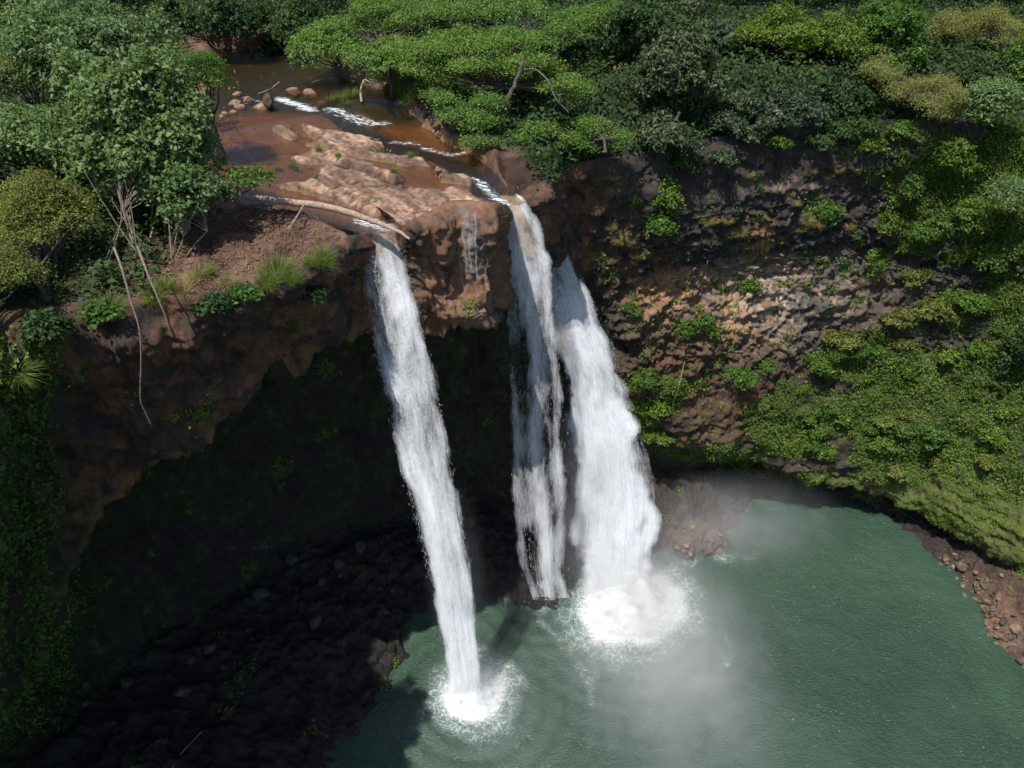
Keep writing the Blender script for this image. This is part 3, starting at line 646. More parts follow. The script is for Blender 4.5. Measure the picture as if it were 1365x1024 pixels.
    link_mesh('droplets', Vq - off, Fq, M_FLECK, root, smooth=False)
    return root, off
def splash(root, off, centre, r, h, n, seed, flat=.55):
    rng = np.random.default_rng(seed)
    a = rng.random(n) * 2 * math.pi; rr = np.abs(rng.normal(0, .42, n)) * r; el = rng.random(n) ** 2.2
    z = h * el * np.exp(-(rr / r) ** 2 * 1.3)
    p = np.stack([centre[0] + rr * np.cos(a), centre[1] + rr * np.sin(a), centre[2] + z + .05], -1)
    s_ = .010 + .035 * rng.random(n) ** 3
    d1 = rng.normal(0, 1, (n, 3)); d1 /= np.linalg.norm(d1, axis=1)[:, None]; d2 = np.cross(d1, rng.normal(0, 1, (n, 3))); d2 /= np.linalg.norm(d2, axis=1)[:, None] + 1e-9
    out_ = np.stack([np.cos(a), np.sin(a), .6 + 0 * a], -1); d1 = d1 * .6 + out_ * .7
    q = np.stack([p - d1 * s_[:, None] * 1.5, p + d2 * s_[:, None] * .6, p + d1 * s_[:, None] * 1.5, p - d2 * s_[:, None] * .6], 1).reshape(-1, 3)
    link_mesh('splash', q - off, np.arange(4 * n).reshape(-1, 4), M_DROP, root, smooth=False)
    if flat <= 0: return
    # churned white water heaped where the fall lands
    na, nr = 72, 26
    A_, R_2 = np.meshgrid(np.linspace(0, 2 * math.pi, na), np.linspace(0, 1, nr), indexing='ij')
    base = np.stack([np.cos(A_) * R_2, np.sin(A_) * R_2, 0 * A_], -1)
    nz = fbm(base * 3.1 + seed, 4, 150)
    zz = centre[2] + h * flat * np.exp(-(R_2 * 1.9) ** 2) * (1 + .5 * nz) + .10
    R3 = R_2 * r * .95 * (1 + .22 * fbm(np.stack([np.cos(A_), np.sin(A_), 0 * A_ + seed], -1) * 2.2, 3, 160))
    Vd = np.stack([centre[0] + np.cos(A_) * R3, centre[1] + np.sin(A_) * R3, zz], -1)
    al = np.clip(1.55 - R_2 * 1.5 + .55 * fbm(base * 6 + seed, 4, 170) * sstep(.1, .5, R_2), 0, 1) * sstep(1, .85, R_2)
    link_mesh('churned_water', Vd.reshape(-1, 3) - off, grid_faces(na, nr), M_SPRAY, root, attrs={'dens': al.ravel()})

wf1, o1 = waterfall((-5.6, 31.15, 29.6), 1.18, [(293, 476, 525), (312, 475, 531), (340, 481, 543), (400, 491, 556), (480, 505, 574), (560, 522, 592), (650, 545, 610), (720, 563, 622), (800, 582, 632), (860, 594, 639), (900, 602, 642), (936, 604, 646)],
    'leftmost tall waterfall, single slanting white ribbon pouring under the fallen log', ((0, .12, .5, 1), (.62, .52, .58, .72)), 26000, 1, .35)
splash(wf1, o1, BASE[0], 2.0, 1.5, 4500, 11)
wf2, o2 = waterfall((-.1, 35.5, 29.2), .36, [(257, 666, 690), (268, 667, 701), (290, 669, 716), (350, 671, 737), (400, 672, 744), (452, 674, 749), (553, 678, 757), (640, 683, 761), (700, 689, 757), (760, 697, 757), (796, 706, 764)],
    'middle waterfall, broad thin curtain falling straight from the rock shelf', ((0, .12, .45, 1), (.74, .66, .66, .58)), 6000, 2, .3, strands=((.14, .11, .22), (.50, .14, .26), (.82, .12, .26)))
splash(wf2, o2, (BASE[1][0], BASE[1][1], .3), 1.3, .8, 2600, 12, 0)
wf3, o3 = waterfall((2.3, 39.7, 26.0), 1.42, [(316, 727, 750), (330, 731, 753), (352, 731, 764), (385, 733, 783), (420, 737, 798), (452, 742, 809), (500, 756, 828), (553, 764, 843), (600, 771, 855), (640, 776, 863), (680, 778, 868), (740, 780, 864), (795, 784, 876)],
    'rightmost waterfall, thick foaming white chute bursting from behind dark rock', ((0, .2, .6, 1), (.56, .58, .80, .95)), 30000, 3, .6, .12)
splash(wf3, o3, BASE[2], 3.6, 2.8, 9000, 13)
# ------------------------------------------------------------------ surface look-up
pxg, pyg = proj(G); dep = G[..., 1] * _c - (G[..., 2] - CAM_H) * _s
NRM2 = grid_normals(G)
flip = ((0 - G[..., 0]) * NRM2[..., 0] + (0 - G[..., 1]) * NRM2[..., 1] + (CAM_H - G[..., 2]) * NRM2[..., 2]) < 0
NRM2 = np.where(flip[..., None], -NRM2, NRM2)
def hit(px, py, r=3.0):
    """the front-most point of the terrain in that direction, and its normal"""
    while True:
        d2 = (pxg - px) ** 2 + (pyg - py) ** 2; m = d2 < r * r
        if m.any() or r > 60: break
        r *= 1.6
    i = np.argmin(np.where(m, dep, 1e9)); i = np.unravel_index(i, dep.shape)
    return G[i].copy(), NRM2[i].copy(), float(dep[i]) / FPX

# ------------------------------------------------------------------ leaves, tubes
def unit(a): return a / (np.linalg.norm(a, axis=-1, keepdims=True) + 1e-9)
def leaf_cards(p, nrm, size, rng, aspect=.55, droop=.25, axis=None):
    """one folded leaf blade per point"""
    n = len(p)
    t = unit(np.cross(nrm, rng.normal(0, 1, (n, 3)))) if axis is None else unit(axis)
    b = unit(np.cross(nrm, t)); L_ = (size * (.5 + 1.0 * rng.random(n)))[:, None]
    w = L_ * aspect
    v = np.stack([p - t * L_ * .5, p + b * w * .5 + nrm * L_ * .08, p + t * L_ * .5 - nrm * L_ * droop, p - b * w * .5 + nrm * L_ * .08], 1)
    return v.reshape(-1, 3)
def quads(n, start=0): return np.arange(4 * n).reshape(-1, 4) + start
def tube(pts, rad, k=7):
    pts = np.array(pts, float); rad = np.broadcast_to(np.asarray(rad, float), (len(pts),))
    tg = unit(np.gradient(pts, axis=0)); ref = np.array([.31, .17, .93])
    a = unit(np.cross(tg, ref)); b = np.cross(tg, a)
    th = np.linspace(0, 2 * math.pi, k, endpoint=False)
    V = pts[:, None] + (a[:, None] * np.cos(th)[None, :, None] + b[:, None] * np.sin(th)[None, :, None]) * rad[:, None, None]
    i = np.arange(len(pts) - 1)[:, None] * k; j = np.arange(k)[None]; j2 = (j + 1) % k
    F = np.stack([i + j, i + j2, i + k + j2, i + k + j], -1).reshape(-1, 4)
    return V.reshape(-1, 3), F
def merge(parts):
    V, F, o = [], [], 0
    for v, f in parts: V.append(v); F.append(f + o); o += len(v)
    return np.concatenate(V), np.concatenate(F)
def bend(a, b, n, wob, rng):
    a, b = np.array(a, float), np.array(b, float); t = np.linspace(0, 1, n)[:, None]
    w_ = np.cumsum(rng.normal(0, 1, (n, 3)), 0); w_ -= w_[0] + (w_[-1] - w_[0]) * t
    return a + (b - a) * t + w_ * wob * np.linalg.norm(b - a) / n

def clump_leaves(clumps, n, size, rng, twig=.28, per=9, up=.5, aspect=.55, low=-.35, hollow=.16, axis_out=False):
    """leaves in twigs over the outer shell of every clump: gaps stay between the clumps"""
    c = np.array([q[0] for q in clumps]); r = np.array([q[1] for q in clumps])
    wgt = (r[:, 0] * r[:, 1] + r[:, 0] * r[:, 2]); wgt /= wgt.sum()
    nt2 = max(1, n // per); ci = rng.choice(len(c), nt2, p=wgt)
    d = unit(rng.normal(0, 1, (nt2, 3))); d[:, 2] = np.where(d[:, 2] < low, -d[:, 2] * rng.random(nt2), d[:, 2]); d = unit(d)
    lump = 1 + .22 * vnoise(d * 2.3 + ci[:, None] * 5.7) + .12 * vnoise(d * 5.1 + ci[:, None] * 3.3)
    rr = (1 - np.abs(rng.normal(0, hollow, nt2))) * lump
    tp = c[ci] + d * r[ci] * rr[:, None]
    tint_t = np.clip(.46 + .22 * rng.normal(0, 1, nt2) + .26 * vnoise(tp * .9), 0, 1)
    no = unit(d / r[ci])
    i = np.repeat(np.arange(nt2), per)
    p = tp[i] + rng.normal(0, 1, (len(i), 3)) * twig * .5 * np.array([1, 1, .6])
    nr = unit(no[i] * (1 - up) + np.array([0, 0, 1.]) * up + rng.normal(0, .42, (len(i), 3)))
    V = leaf_cards(p, nr, np.full(len(i), size), rng, aspect, axis=(p - tp[i] + rng.normal(0, .05, p.shape)) if axis_out else None)
    ti = np.clip(tint_t[i] + rng.normal(0, .13, len(i)), 0, 1)
    return V, np.repeat(ti, 4)
def split_crown(cen, R, k, rng, f=(.34, .52), flat=1.0):
    out = []
    for j in range(k):
        d = unit(rng.normal(0, 1, 3)); d[2] = abs(d[2]) * .9 - .30 if rng.random() < .85 else d[2]
        rr = rng.uniform(.35, .80); s_ = rng.uniform(*f)
        out.append((cen + d * R * rr, np.array([R[0], R[1], R[2] * flat]) * s_))
    return out

def tree(name, label, px, py, Y, rx, ry, kind, n, leaf=.17, k=16, group=None, base=None, bark=None, pads=None, twig=.30, per=9, up=.5, aspect=.55, stems=1, seed=0, f=(.34, .52), flat=1., tr=.10, axis_out=False, foot=0, hollow=.16, low=-.35):
    rng = np.random.default_rng(1000 + seed)
    cen = np.array(PY(px, py, Y)); m = dist_px(cen[1], cen[2]); R = np.array([rx * m, rx * m * .95, ry * m * 1.08])
    if base is None: b = np.array([cen[0] + rng.normal(0, .3), cen[1] + .4, 0.]); b[2] = ground_z(b[0], b[1]) + foot
    else: b = np.array(base, float)
    cl = pads if pads else split_crown(cen, R, k, rng, f, flat)
    root = empty(name, b); thing(root, label, 'tree' if 'shrub' not in name and 'bush' not in name else 'shrub', group)
    V, ti = clump_leaves(cl, n, leaf, rng, twig, per, up, aspect, axis_out=axis_out, hollow=hollow, low=low)
    link_mesh('crown', V - b, quads(len(V) // 4), M_LEAF[kind], root, smooth=False, attrs={'tint': ti})
    parts = []
    fork = b + (cen - b) * .45
    for q in range(stems):
        o = rng.normal(0, .15 * (stems > 1), 3) * np.array([1, 1, 0])
        fk = fork + o * 5; parts.append(tube(bend(b + o - np.array([0, 0, .3]), fk, 7, .12, rng), np.linspace(tr, tr * .7, 7)))
        for j in range(q, len(cl), stems):
            e = cl[j][0] + (rng.random(3) - .5) * cl[j][1] * .4
            parts.append(tube(bend(fk, e, 7, .16, rng), np.linspace(tr * .55, tr * .16, 7), 5))
    v, fc = merge(parts)
    link_mesh('trunk', v - b, fc, bark or M_BARK, root)
    return root

# ------------------------------------------------------------------ trees on the left bank
tree('broadleaf_tree', 'large blue-green broadleaf tree overhanging the brown pool at the left cliff edge', 188, 192, 31.0, 136, 172, 'blue', 38000, .20, 74, base=(*Pz(185, 345, 29.6)[:2], 29.5), stems=5, seed=1, tr=.05, bark=M_ROOT, f=(.15, .27))
tree('broadleaf_tree', 'blue-green broadleaf tree in the upper left, behind the largest left bank tree', 120, 60, 39, 130, 85, 'blue', 20000, .18, 44, seed=2, f=(.17, .3))
tree('broadleaf_tree', 'broadleaf tree cut off by the top left corner of the view', 20, 30, 47, 90, 60, 'blue', 9000, .2, 26, seed=3, f=(.2, .32))
tree('broadleaf_tree', 'low sprawling broadleaf tree with sparse leaves hanging over the small channel beside the log', 255, 258, 29.0, 66, 66, 'blue', 8500, .17, 30, base=(*Pz(225, 345, 29.6)[:2], 29.5), stems=4, seed=4, tr=.035, bark=M_ROOT, f=(.15, .26))
tree('broadleaf_tree', 'shaded blue-green tree at the left edge above the yellow bush', 25, 190, 33, 85, 75, 'blue', 11000, .17, 30, seed=5, f=(.18, .3))
tree('feathery_tree', 'fine-leaved light green tree leaning over the still upper river', 262, 98, 38, 52, 46, 'green', 11000, .11, 24, f=(.2, .34), seed=6, per=14, twig=.3, aspect=.4)
tree('yellow_bush', 'yellow-green bushy tree low at the left edge of the cliff top', 55, 285, 26.5, 76, 76, 'yellow', 20000, .10, 34, f=(.17, .3), seed=7, per=14, twig=.34, aspect=.4, stems=3, base=(*Pz(60, 390, 29.8)[:2], 29.6))
tree('yellow_bush', 'dim yellow-green bush spilling over the left cliff edge below the bigger yellow bush', 15, 365, 24, 60, 48, 'yellow', 10000, .10, 22, f=(.2, .34), seed=8, per=14, twig=.34, aspect=.4, stems=3, base=(*Pz(10, 405, 29.8)[:2], 29.6))
tree('yellow_bush', 'small yellow-green bush between the blue-green trees at the far left', 28, 90, 37, 45, 26, 'yellow', 6000, .11, 10, seed=9, per=14, twig=.34, aspect=.4)
tree('twiggy_shrub', 'sparse shrub reaching pale twigs across the small channel', 335, 235, 30.3, 32, 16, 'green', 700, .15, 8, base=(*Pz(290, 262, 29.8)[:2], 29.7), seed=10, stems=2, tr=.04, bark=M_PALE, f=(.2, .34))
# ------------------------------------------------------------------ trees behind the river
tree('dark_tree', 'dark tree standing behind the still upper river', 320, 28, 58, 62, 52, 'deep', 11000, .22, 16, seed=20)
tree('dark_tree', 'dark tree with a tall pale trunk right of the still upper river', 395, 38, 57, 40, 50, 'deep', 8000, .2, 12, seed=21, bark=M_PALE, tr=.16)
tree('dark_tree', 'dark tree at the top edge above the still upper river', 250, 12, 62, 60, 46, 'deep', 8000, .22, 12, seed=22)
tree('bank_tree', 'mid green tree whose crown touches the upper river right bank', 440, 66, 51, 58, 44, 'pod', 11000, .15, 15, seed=23, per=12)
tree('bank_tree', 'leafy green tree above the rapids, in front of the spreading flat crowns', 520, 78, 47, 50, 32, 'pod', 9000, .14, 13, seed=24, per=12)
def pads(lst, fz=.36):
    out = []
    for (x, y, Y, r, *q) in lst:
        c_ = np.array(PY(x, y, Y)); m = dist_px(c_[1], c_[2]);
        rr = np.random.default_rng(int(x * 7 + y * 13))
        for _ in range(7):
            a_ = rr.random() * 6.283; e_ = rr.random() ** .5 * .72
            sz = r * m * rr.uniform(.34, .52)
            out.append((c_ + np.array([math.cos(a_) * e_ * r * m, math.sin(a_) * e_ * r * m * .8, (rr.normal(0, .10) - .30 * e_ ** 2) * r * m]), np.array([sz, sz * .9, sz * (q[0] if q else fz) * 1.25])))
    return out
def pod(label, px, py, Y, lst, n, base, seed, leaf=.13, tr=.2):
    return tree('spreading_tree', label, px, py, Y, 10, 10, 'pod', n, leaf, pads=pads(lst), base=base, seed=seed, per=16, twig=.42, up=.78, aspect=.45, tr=tr, bark=M_BARK, hollow=.22, low=-.15)
pod('widest flat layered tree with a leaning pale trunk behind the rock shelf', 650, 60, 45, [(590, 62, 45, 62), (650, 55, 45.5, 66), (706, 80, 44.5, 52), (745, 105, 44, 40), (560, 84, 44.5, 42), (620, 85, 43.5, 40), (770, 120, 43.5, 24), (680, 45, 47, 40)], 40000, (*Pz(668, 150, 30.4)[:2], 30.2), 30, tr=.16)
pod('flat layered tree along the top edge above the leaning pale trunk', 700, 15, 53, [(620, 20, 53, 60), (690, 10, 53, 70), (760, 32, 52, 62), (810, 12, 54, 60), (560, 12, 54, 50), (730, 52, 51, 40)], 28000, (*Pz(740, 105, 30.8)[:2], 30.5), 31, .14)
pod('flat layered tree at the top edge, left of the widest flat tree', 510, 20, 56, [(480, 25, 56, 50), (540, 30, 55, 46), (510, 5, 57, 56), (585, 35, 55, 30)], 17000, (*Pz(505, 85, 31)[:2], 30.6), 32, .14)
pod('low bright green tree leaning over the dark rapids', 615, 150, 41, [(605, 150, 41, 36), (640, 158, 40.5, 30), (590, 128, 41.5, 26), (650, 135, 41.5, 30), (628, 188, 39, 17), (655, 188, 39.3, 14)], 15000, (*Pz(668, 190, 30)[:2], 29.8), 33, .12, .1)
pod('small bright green tree over the dark right bank, near the middle waterfall', 720, 176, 41, [(716, 176, 41, 34), (745, 185, 41.5, 26), (690, 185, 41, 22)], 9000, (*Pz(735, 196, 29.8)[:2], 29.6), 34, .12, .09)
pod('small bright green tree right of the middle waterfall, against the dark hanging tree', 802, 172, 42.5, [(800, 168, 42.5, 32), (822, 182, 42.5, 24), (780, 188, 42.3, 24)], 9000, (*Pz(808, 192, 29.8)[:2], 29.6), 35, .12, .09)
# ------------------------------------------------------------------ trees on the right
tree('glossy_tree', 'tall dark grey-green tree hanging over the cliff right of the flat crowns', 905, 105, 47, 72, 105, 'dark', 26000, .24, 46, seed=40, aspect=.42, f=(.15, .26), up=.35)
tree('glossy_tree', 'dark grey-green tree at the cliff edge right of the tallest dark hanging tree', 985, 165, 47.5, 58, 58, 'dark', 14000, .22, 32, seed=41, aspect=.42, up=.35, f=(.17, .28))
tree('glossy_tree', 'low dark tree with grey leaves drooping over the cliff below the tallest dark tree', 890, 190, 44.8, 40, 40, 'dark', 6500, .24, 12, seed=42, aspect=.42, up=.35)
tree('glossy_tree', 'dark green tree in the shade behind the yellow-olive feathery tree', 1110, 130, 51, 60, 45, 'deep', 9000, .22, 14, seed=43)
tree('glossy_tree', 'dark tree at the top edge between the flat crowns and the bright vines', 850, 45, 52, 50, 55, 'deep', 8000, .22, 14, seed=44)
tree('vine_covered_tree', 'bright yellow-green tree smothered in vines at the top edge', 1035, 48, 53, 68, 58, 'vine', 20000, .15, 40, seed=45, up=.4, f=(.15, .27))
tree('vine_covered_tree', 'smaller vine-draped olive green tree right of the brightest vines', 1110, 62, 52.5, 50, 52, 'vine', 11000, .15, 30, seed=46, up=.4, f=(.16, .28))
tree('olive_tree', 'pale olive feathery tree leaning out over the right cliff', 1235, 132, 48.5, 68, 54, 'olive', 21000, .12, 60, f=(.10, .22), seed=47, per=16, aspect=.3, twig=.42)
tree('olive_tree', 'smaller pale olive feathery tree left of the leaning one on the right cliff', 1175, 100, 50, 34, 30, 'olive', 7500, .12, 30, f=(.14, .28), seed=48, per=16, aspect=.3, twig=.42)
tree('olive_tree', 'yellow olive tree with a bare trunk in the top right corner', 1318, 38, 55, 52, 42, 'olive', 10000, .13, 26, f=(.17, .3), seed=49, per=16, aspect=.3, twig=.42, bark=M_PALE)
tree('olive_tree', 'dull olive tree at the top edge left of the corner tree', 1262, 40, 56, 34, 34, 'olive', 6000, .13, 24, f=(.15, .3), seed=50, per=16, aspect=.3, twig=.42)
tree('broadleaf_tree', 'green broadleaf tree at the top edge between vines and olive trees', 1185, 38, 54, 50, 42, 'green', 9500, .2, 14, seed=51)
tree('palmate_tree', 'blue-green tree with hand-shaped leaf sprays at the right edge', 1325, 142, 47.5, 38, 46, 'blue', 6500, .26, 13, seed=52, aspect=.3, axis_out=True, twig=.5, per=8)
tree('palmate_tree', 'dark blue-green tree leaning in at the right edge, beside the green slope', 1362, 480, 42.6, 26, 78, 'deep', 6500, .2, 14, seed=53, base=(38.5, 43.0, 13), f=(.3, .45))
tree('palmate_tree', 'small blue-green tree among grasses near the right edge', 1350, 262, 44.5, 34, 26, 'blue', 4200, .22, 9, seed=54, aspect=.3, axis_out=True, twig=.5, per=8, base=(35, 46, 24))
tree('broadleaf_tree', 'shaded green tree below the corner olive tree at the right edge', 1290, 95, 52, 45, 34, 'deep', 6000, .2, 12, seed=55)
tree('broadleaf_tree', 'green tree at the right edge above the hand-leaved tree', 1362, 85, 51, 34, 40, 'green', 5000, .18, 10, seed=56)
tree('glossy_tree', 'dark green tree with pale glints between the vines and the cliff edge', 1045, 150, 48.6, 62, 52, 'dark', 11000, .22, 26, seed=57, aspect=.45, up=.35, f=(.18, .3))
tree('glossy_tree', 'dark green tree spilling over the cliff edge below the vine-covered tree', 1120, 165, 49.5, 46, 34, 'deep', 6000, .2, 16, seed=58, f=(.2, .32))
tree('broadleaf_tree', 'dark tree behind the smaller olive tree, under the green top edge tree', 1190, 80, 52.5, 44, 40, 'green', 7000, .18, 20, seed=59, f=(.2, .32))
for j, (x, y) in enumerate(((-15.6, 15.4), (-15.6, 17.6), (-16.2, 13.2), (-15.0, 16.6))):  # unseen bushes added to break up the rim's shadow edge on the pool
    rr = np.random.default_rng(500 + j); b = np.array([x - .8, y, 30.3]); cen = b + np.array([.9, .2, 1.0])
    root = empty('rim_shadow_bush', b); thing(root, 'unseen bush added left of the view to roughen the rim shadow', 'shrub', 'unseen bushes added to roughen the rim shadow')
    V, ti = clump_leaves(split_crown(cen, np.array([1.5, 1.4, 1.2]), 12, rr, (.2, .4)), 3000, .18, rr)
    link_mesh('crown', V - b, quads(len(V) // 4), M_LEAF['green'], root, smooth=False, attrs={'tint': ti})
# far row closing the view; crowns raised to block sky reflected in the river
fr = np.random.default_rng(99)
for j, (x, y, Y, k_) in enumerate([(60, -30, 66, 'deep'), (170, -22, 68, 'blue'), (300, -34, 74, 'deep'), (420, -10, 70, 'deep'), (650, -40, 70, 'pod'), (780, -38, 68, 'deep'), (880, -30, 66, 'deep'), (980, -32, 66, 'green'), (1090, -30, 66, 'vine'), (1220, -32, 68, 'green'), (1350, -30, 66, 'olive')]):
    tree('forest_tree', 'one of the tall forest trees standing along the top edge', x, y - 150, Y, 85, 190, k_, 8000, .34, 22, group='forest trees along the top edge', f=(.26, .4), seed=70 + j)
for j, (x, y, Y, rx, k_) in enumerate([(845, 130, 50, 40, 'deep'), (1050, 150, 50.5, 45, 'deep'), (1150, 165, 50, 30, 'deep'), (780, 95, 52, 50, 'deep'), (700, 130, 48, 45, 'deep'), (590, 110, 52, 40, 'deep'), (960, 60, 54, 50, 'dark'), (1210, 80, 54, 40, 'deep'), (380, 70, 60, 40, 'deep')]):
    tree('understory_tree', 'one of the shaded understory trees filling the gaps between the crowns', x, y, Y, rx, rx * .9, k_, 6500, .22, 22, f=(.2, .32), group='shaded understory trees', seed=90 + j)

# ------------------------------------------------------------------ ground cover nobody could count
def scatter(name, mask, n, size, hgt, mat, label, cat, seed, aspect=.6, up=.35, blade=False, lump=.9):
    rng = np.random.default_rng(seed)
    A = np.linalg.norm(np.cross(np.gradient(G, axis=0), np.gradient(G, axis=1)), axis=2)
    w_ = (np.clip(mask, 0, 1) * A).ravel(); i = rng.choice(w_.size, n, p=w_ / w_.sum())
    p = G.reshape(-1, 3)[i] + rng.normal(0, .05, (n, 3)); nn = NRM2.reshape(-1, 3)[i]
    lm = np.clip(fbm(p * lump, 3, seed) * .8 + .5, 0, 1.3)
    h = (rng.random(n) ** .6 * hgt * lm)
    p = p + nn * h[:, None] + np.array([0, 0, .3]) * h[:, None]
    nr = unit(nn * (1 - up) + np.array([0, 0, up]) + rng.normal(0, .38, (n, 3)))
    ti = np.clip(.42 + .20 * rng.normal(0, 1, n) + .45 * fbm(p * .45, 3, seed + 1) + .12 * fbm(p * 1.7, 2, seed + 2), 0, 1)
    if blade:
        ax = unit(np.array([0, 0, -1.]) * .5 + nn * .75 + rng.normal(0, .4, (n, 3)))
        V = leaf_cards(p, unit(np.cross(ax, rng.normal(0, 1, (n, 3)))), np.full(n, size), rng, .15, .2, axis=ax)
    else: V = leaf_cards(p, nr, np.full(n, size), rng, aspect)
    o = link_mesh(name, V, quads(n), mat, smooth=False, attrs={'tint': np.repeat(ti, 4)})
    return stuff(o, label, cat)
cover = sstep(.34, .60, veg + .50 * vcl + .22 * n1)
scatter('slope_ferns', cover * sstep(-.1, .5, fbm(P * .8, 3, 83)), 12000, .36, .3, M_GRASS, 'yellow-green ferns and grasses standing out of the green slope', 'ferns', 207, blade=True)
scatter('slope_herbs', cover * sstep(.05, .4, fbm(P * .6, 3, 84)), 11000, .17, .6, M_LEAF['green'], 'taller leafy herbs in clumps on the green slope', 'herbs', 208)
scatter('ground_cover', cover, 190000, .105, .34, M_COVER, 'leafy green ground cover blanketing the right slope above the pool', 'ground cover', 200)
scatter('slope_grass', sstep(.30, .6, vegU + .35 * vcl), 24000, .42, .35, M_GRASS, 'long green grass hanging down the upper right cliff', 'grass', 201, blade=True)
scatter('climbing_plants', sstep(.25, .6, vegU + .35 * n1), 46000, .13, .45, M_LEAF['green'], 'green creepers scattered over the upper right cliff', 'creepers', 202)
scatter('moss', sstep(.2, .6, moss + .4 * n1), 60000, .08, .08, M_COVER, 'short olive moss on the wet rock above the right shore', 'moss', 203)
wallv = left * sstep(.1, .35, ring) * sstep(5.5, 4.0, ring) * sstep(.30, .6, blob((0, 560, 70, 320), (30, 720, 70, 160, .9), (30, 900, 90, 140, .9)) + .4 * vcl)
scatter('wall_plants', wallv, 22000, .18, .35, M_LEAF['green'], 'shaded plants clinging to the left cliff wall', 'plants', 204)
ugm = np.zeros((ns, nt_)); ugm[:, top] = sstep(.9, 2.2, -dom_) * (1 - sstep(-3.5, -6.5, G[:, top, 0]) * sstep(32.5, 31, G[:, top, 1]) * sstep(-15, -12, G[:, top, 0]))
ugm *= sstep(85, 60, G[..., 1]) * (np.abs(pxg - 682) < 760)
scatter('undergrowth', ugm, 110000, .26, 1.0, M_LEAF['deep'], 'dark undergrowth beneath the trees on the plateau', 'undergrowth', 205)
lit_ = np.zeros((ns, nt_)); lit_[:, top] = (sstep(.2, .8, -dom_) * sstep(-3.5, -6.5, G[:, top, 0]) * sstep(33, 31, G[:, top, 1]))
scatter('leaf_litter', lit_ * (pxg > 60), 9000, .12, .06, M_DRYLEAF, 'dead leaves and bits of wood on the brown earth of the left bank', 'leaf litter', 209, aspect=.35, up=.6)
sparse = right * face * sstep(.25, .5, n1 + .2 * vcl) * sstep(5.0, 4.4, ring) * blob((900, 480, 140, 130), (1080, 350, 160, 120), (830, 330, 60, 60, .6), (1130, 250, 60, 60)) * .8
scatter('small_wall_plants', sparse, 9000, .15, .25, M_LEAF['green'], 'small green plants dotted over the rubble of the right cliff', 'plants', 206)

# ------------------------------------------------------------------ grass tufts
def tuft_mesh(rng, blades=70, ln=.6, droop=.8, spread=.75, w=.009):
    V, F, T, o = [], [], [], 0
    for _ in range(blades):
        a = rng.random() * 6.283; lean = rng.random() ** .7 * spread; l = ln * rng.uniform(.5, 1.1); ww = w * rng.uniform(.6, 1.3)
        d = np.array([math.cos(a) * lean, math.sin(a) * lean, 1 - lean * .4]); d /= np.linalg.norm(d); s_ = np.array([-math.sin(a), math.cos(a), 0]) * ww
        p = np.array([math.cos(a), math.sin(a), 0]) * rng.random() ** .5 * .34 * ln; ti = rng.random()
        for q in range(4):
            V += [p - s_ * (1 - q / 3.2), p + s_ * (1 - q / 3.2)]; T += [ti, ti]
            d = d + np.array([math.cos(a) * .12, math.sin(a) * .12, -droop * .5]) * (q + 1) / 3; d /= np.linalg.norm(d); p = p + d * l / 3
        for q in range(3): F.append((o + 2 * q, o + 2 * q + 1, o + 2 * q + 3, o + 2 * q + 2))
        o += 8
    return np.array(V), np.array(F), np.array(T)
TR = np.random.default_rng(55)
tuft_cache = {}
def tuft(px, py, size, dry, label, group=None):
    p, n_, m = hit(px, py)
    key = (dry, TR.integers(3))
    if key not in tuft_cache:
        v, f_, t_ = tuft_mesh(TR, 230 if not dry else 200)
        tuft_cache[key] = link_mesh('grass_tuft', v, f_, M_DRY if dry else M_GRASS, smooth=False, attrs={'tint': t_}); o = tuft_cache[key]
    else: o = tuft_cache[key].copy(); COL.objects.link(o)
    o.location = p + n_ * .02; o.scale = (size * (.72 if dry else 1.),) * 3
    q = Vector((n_[0] * .8, n_[1] * .8, max(.25, n_[2]) + .7)).to_track_quat('Z', 'Y'); o.rotation_euler = q.to_euler()
    thing(o, label, 'grass tuft', group); return o
tuft(372, 366, 1.7, False, 'big green grass tuft on the left cliff edge, halfway between log and yellow bush')
tuft(432, 345, 1.1, False, 'big green grass tuft on the cliff edge just left of the leftmost waterfall')
for x, y, s_ in ((428, 352, 1.1), (355, 378, 1.2), (388, 372, 1.1), (415, 352, .9)): tuft(x, y, s_, False, 'smaller green tuft beside the big grass tufts on the left cliff edge', 'small tufts on the left cliff edge')
for x, y, s_ in ((308, 378, 1.2), (262, 372, 1.5), (247, 388, 1.4), (275, 365, 1.0), (222, 384, 1.2), (205, 395, 1.), (150, 412, 1.2)): tuft(x, y, s_, x in (262, 247, 308), 'grass tuft under the stems of the left bank tree', 'tufts under the left bank tree')
tuft(390, 440, .9, False, 'lone grass tuft growing on the shaded face of the left cliff')
tuft(20, 500, 1.6, False, 'dim grass tuft on the wall at the left edge')
tuft(425, 199, .62, False, 'leftmost green tuft on the narrow middle rock ledge of the river')
tuft(453, 207, .55, False, 'second green tuft on the narrow middle rock ledge of the river')
tuft(545, 208, .5, False, 'small tuft at the far right end of the upper rock ledge')
tuft(524, 228, .6, False, 'yellowish tuft at the right tip of the middle rock ledge')
for x, y in ((372, 226), (388, 222), (398, 226)): tuft(x, y, .6, False, 'small tuft beside the brown puddle on the rock shelf', 'tufts beside the brown puddle')
for x, y, s_ in ((440, 138, 1.0), (455, 133, 1.2), (470, 128, 1.3), (462, 142, .8), (530, 128, 1.4), (545, 135, 1.2), (560, 128, 1.6), (520, 120, 1.5)): tuft(x, y, s_, False, 'green tuft on the bank above the rapids', 'tufts on the bank above the rapids')
for x, y, s_ in ((826, 318, 1.6), (838, 326, 1.5), (848, 342, 1.4), (820, 345, 1.2), (812, 305, 1.0)): tuft(x, y, s_, True, 'straw-coloured grass hanging on the cliff right of the hidden chute', 'dry tufts right of the rightmost waterfall')
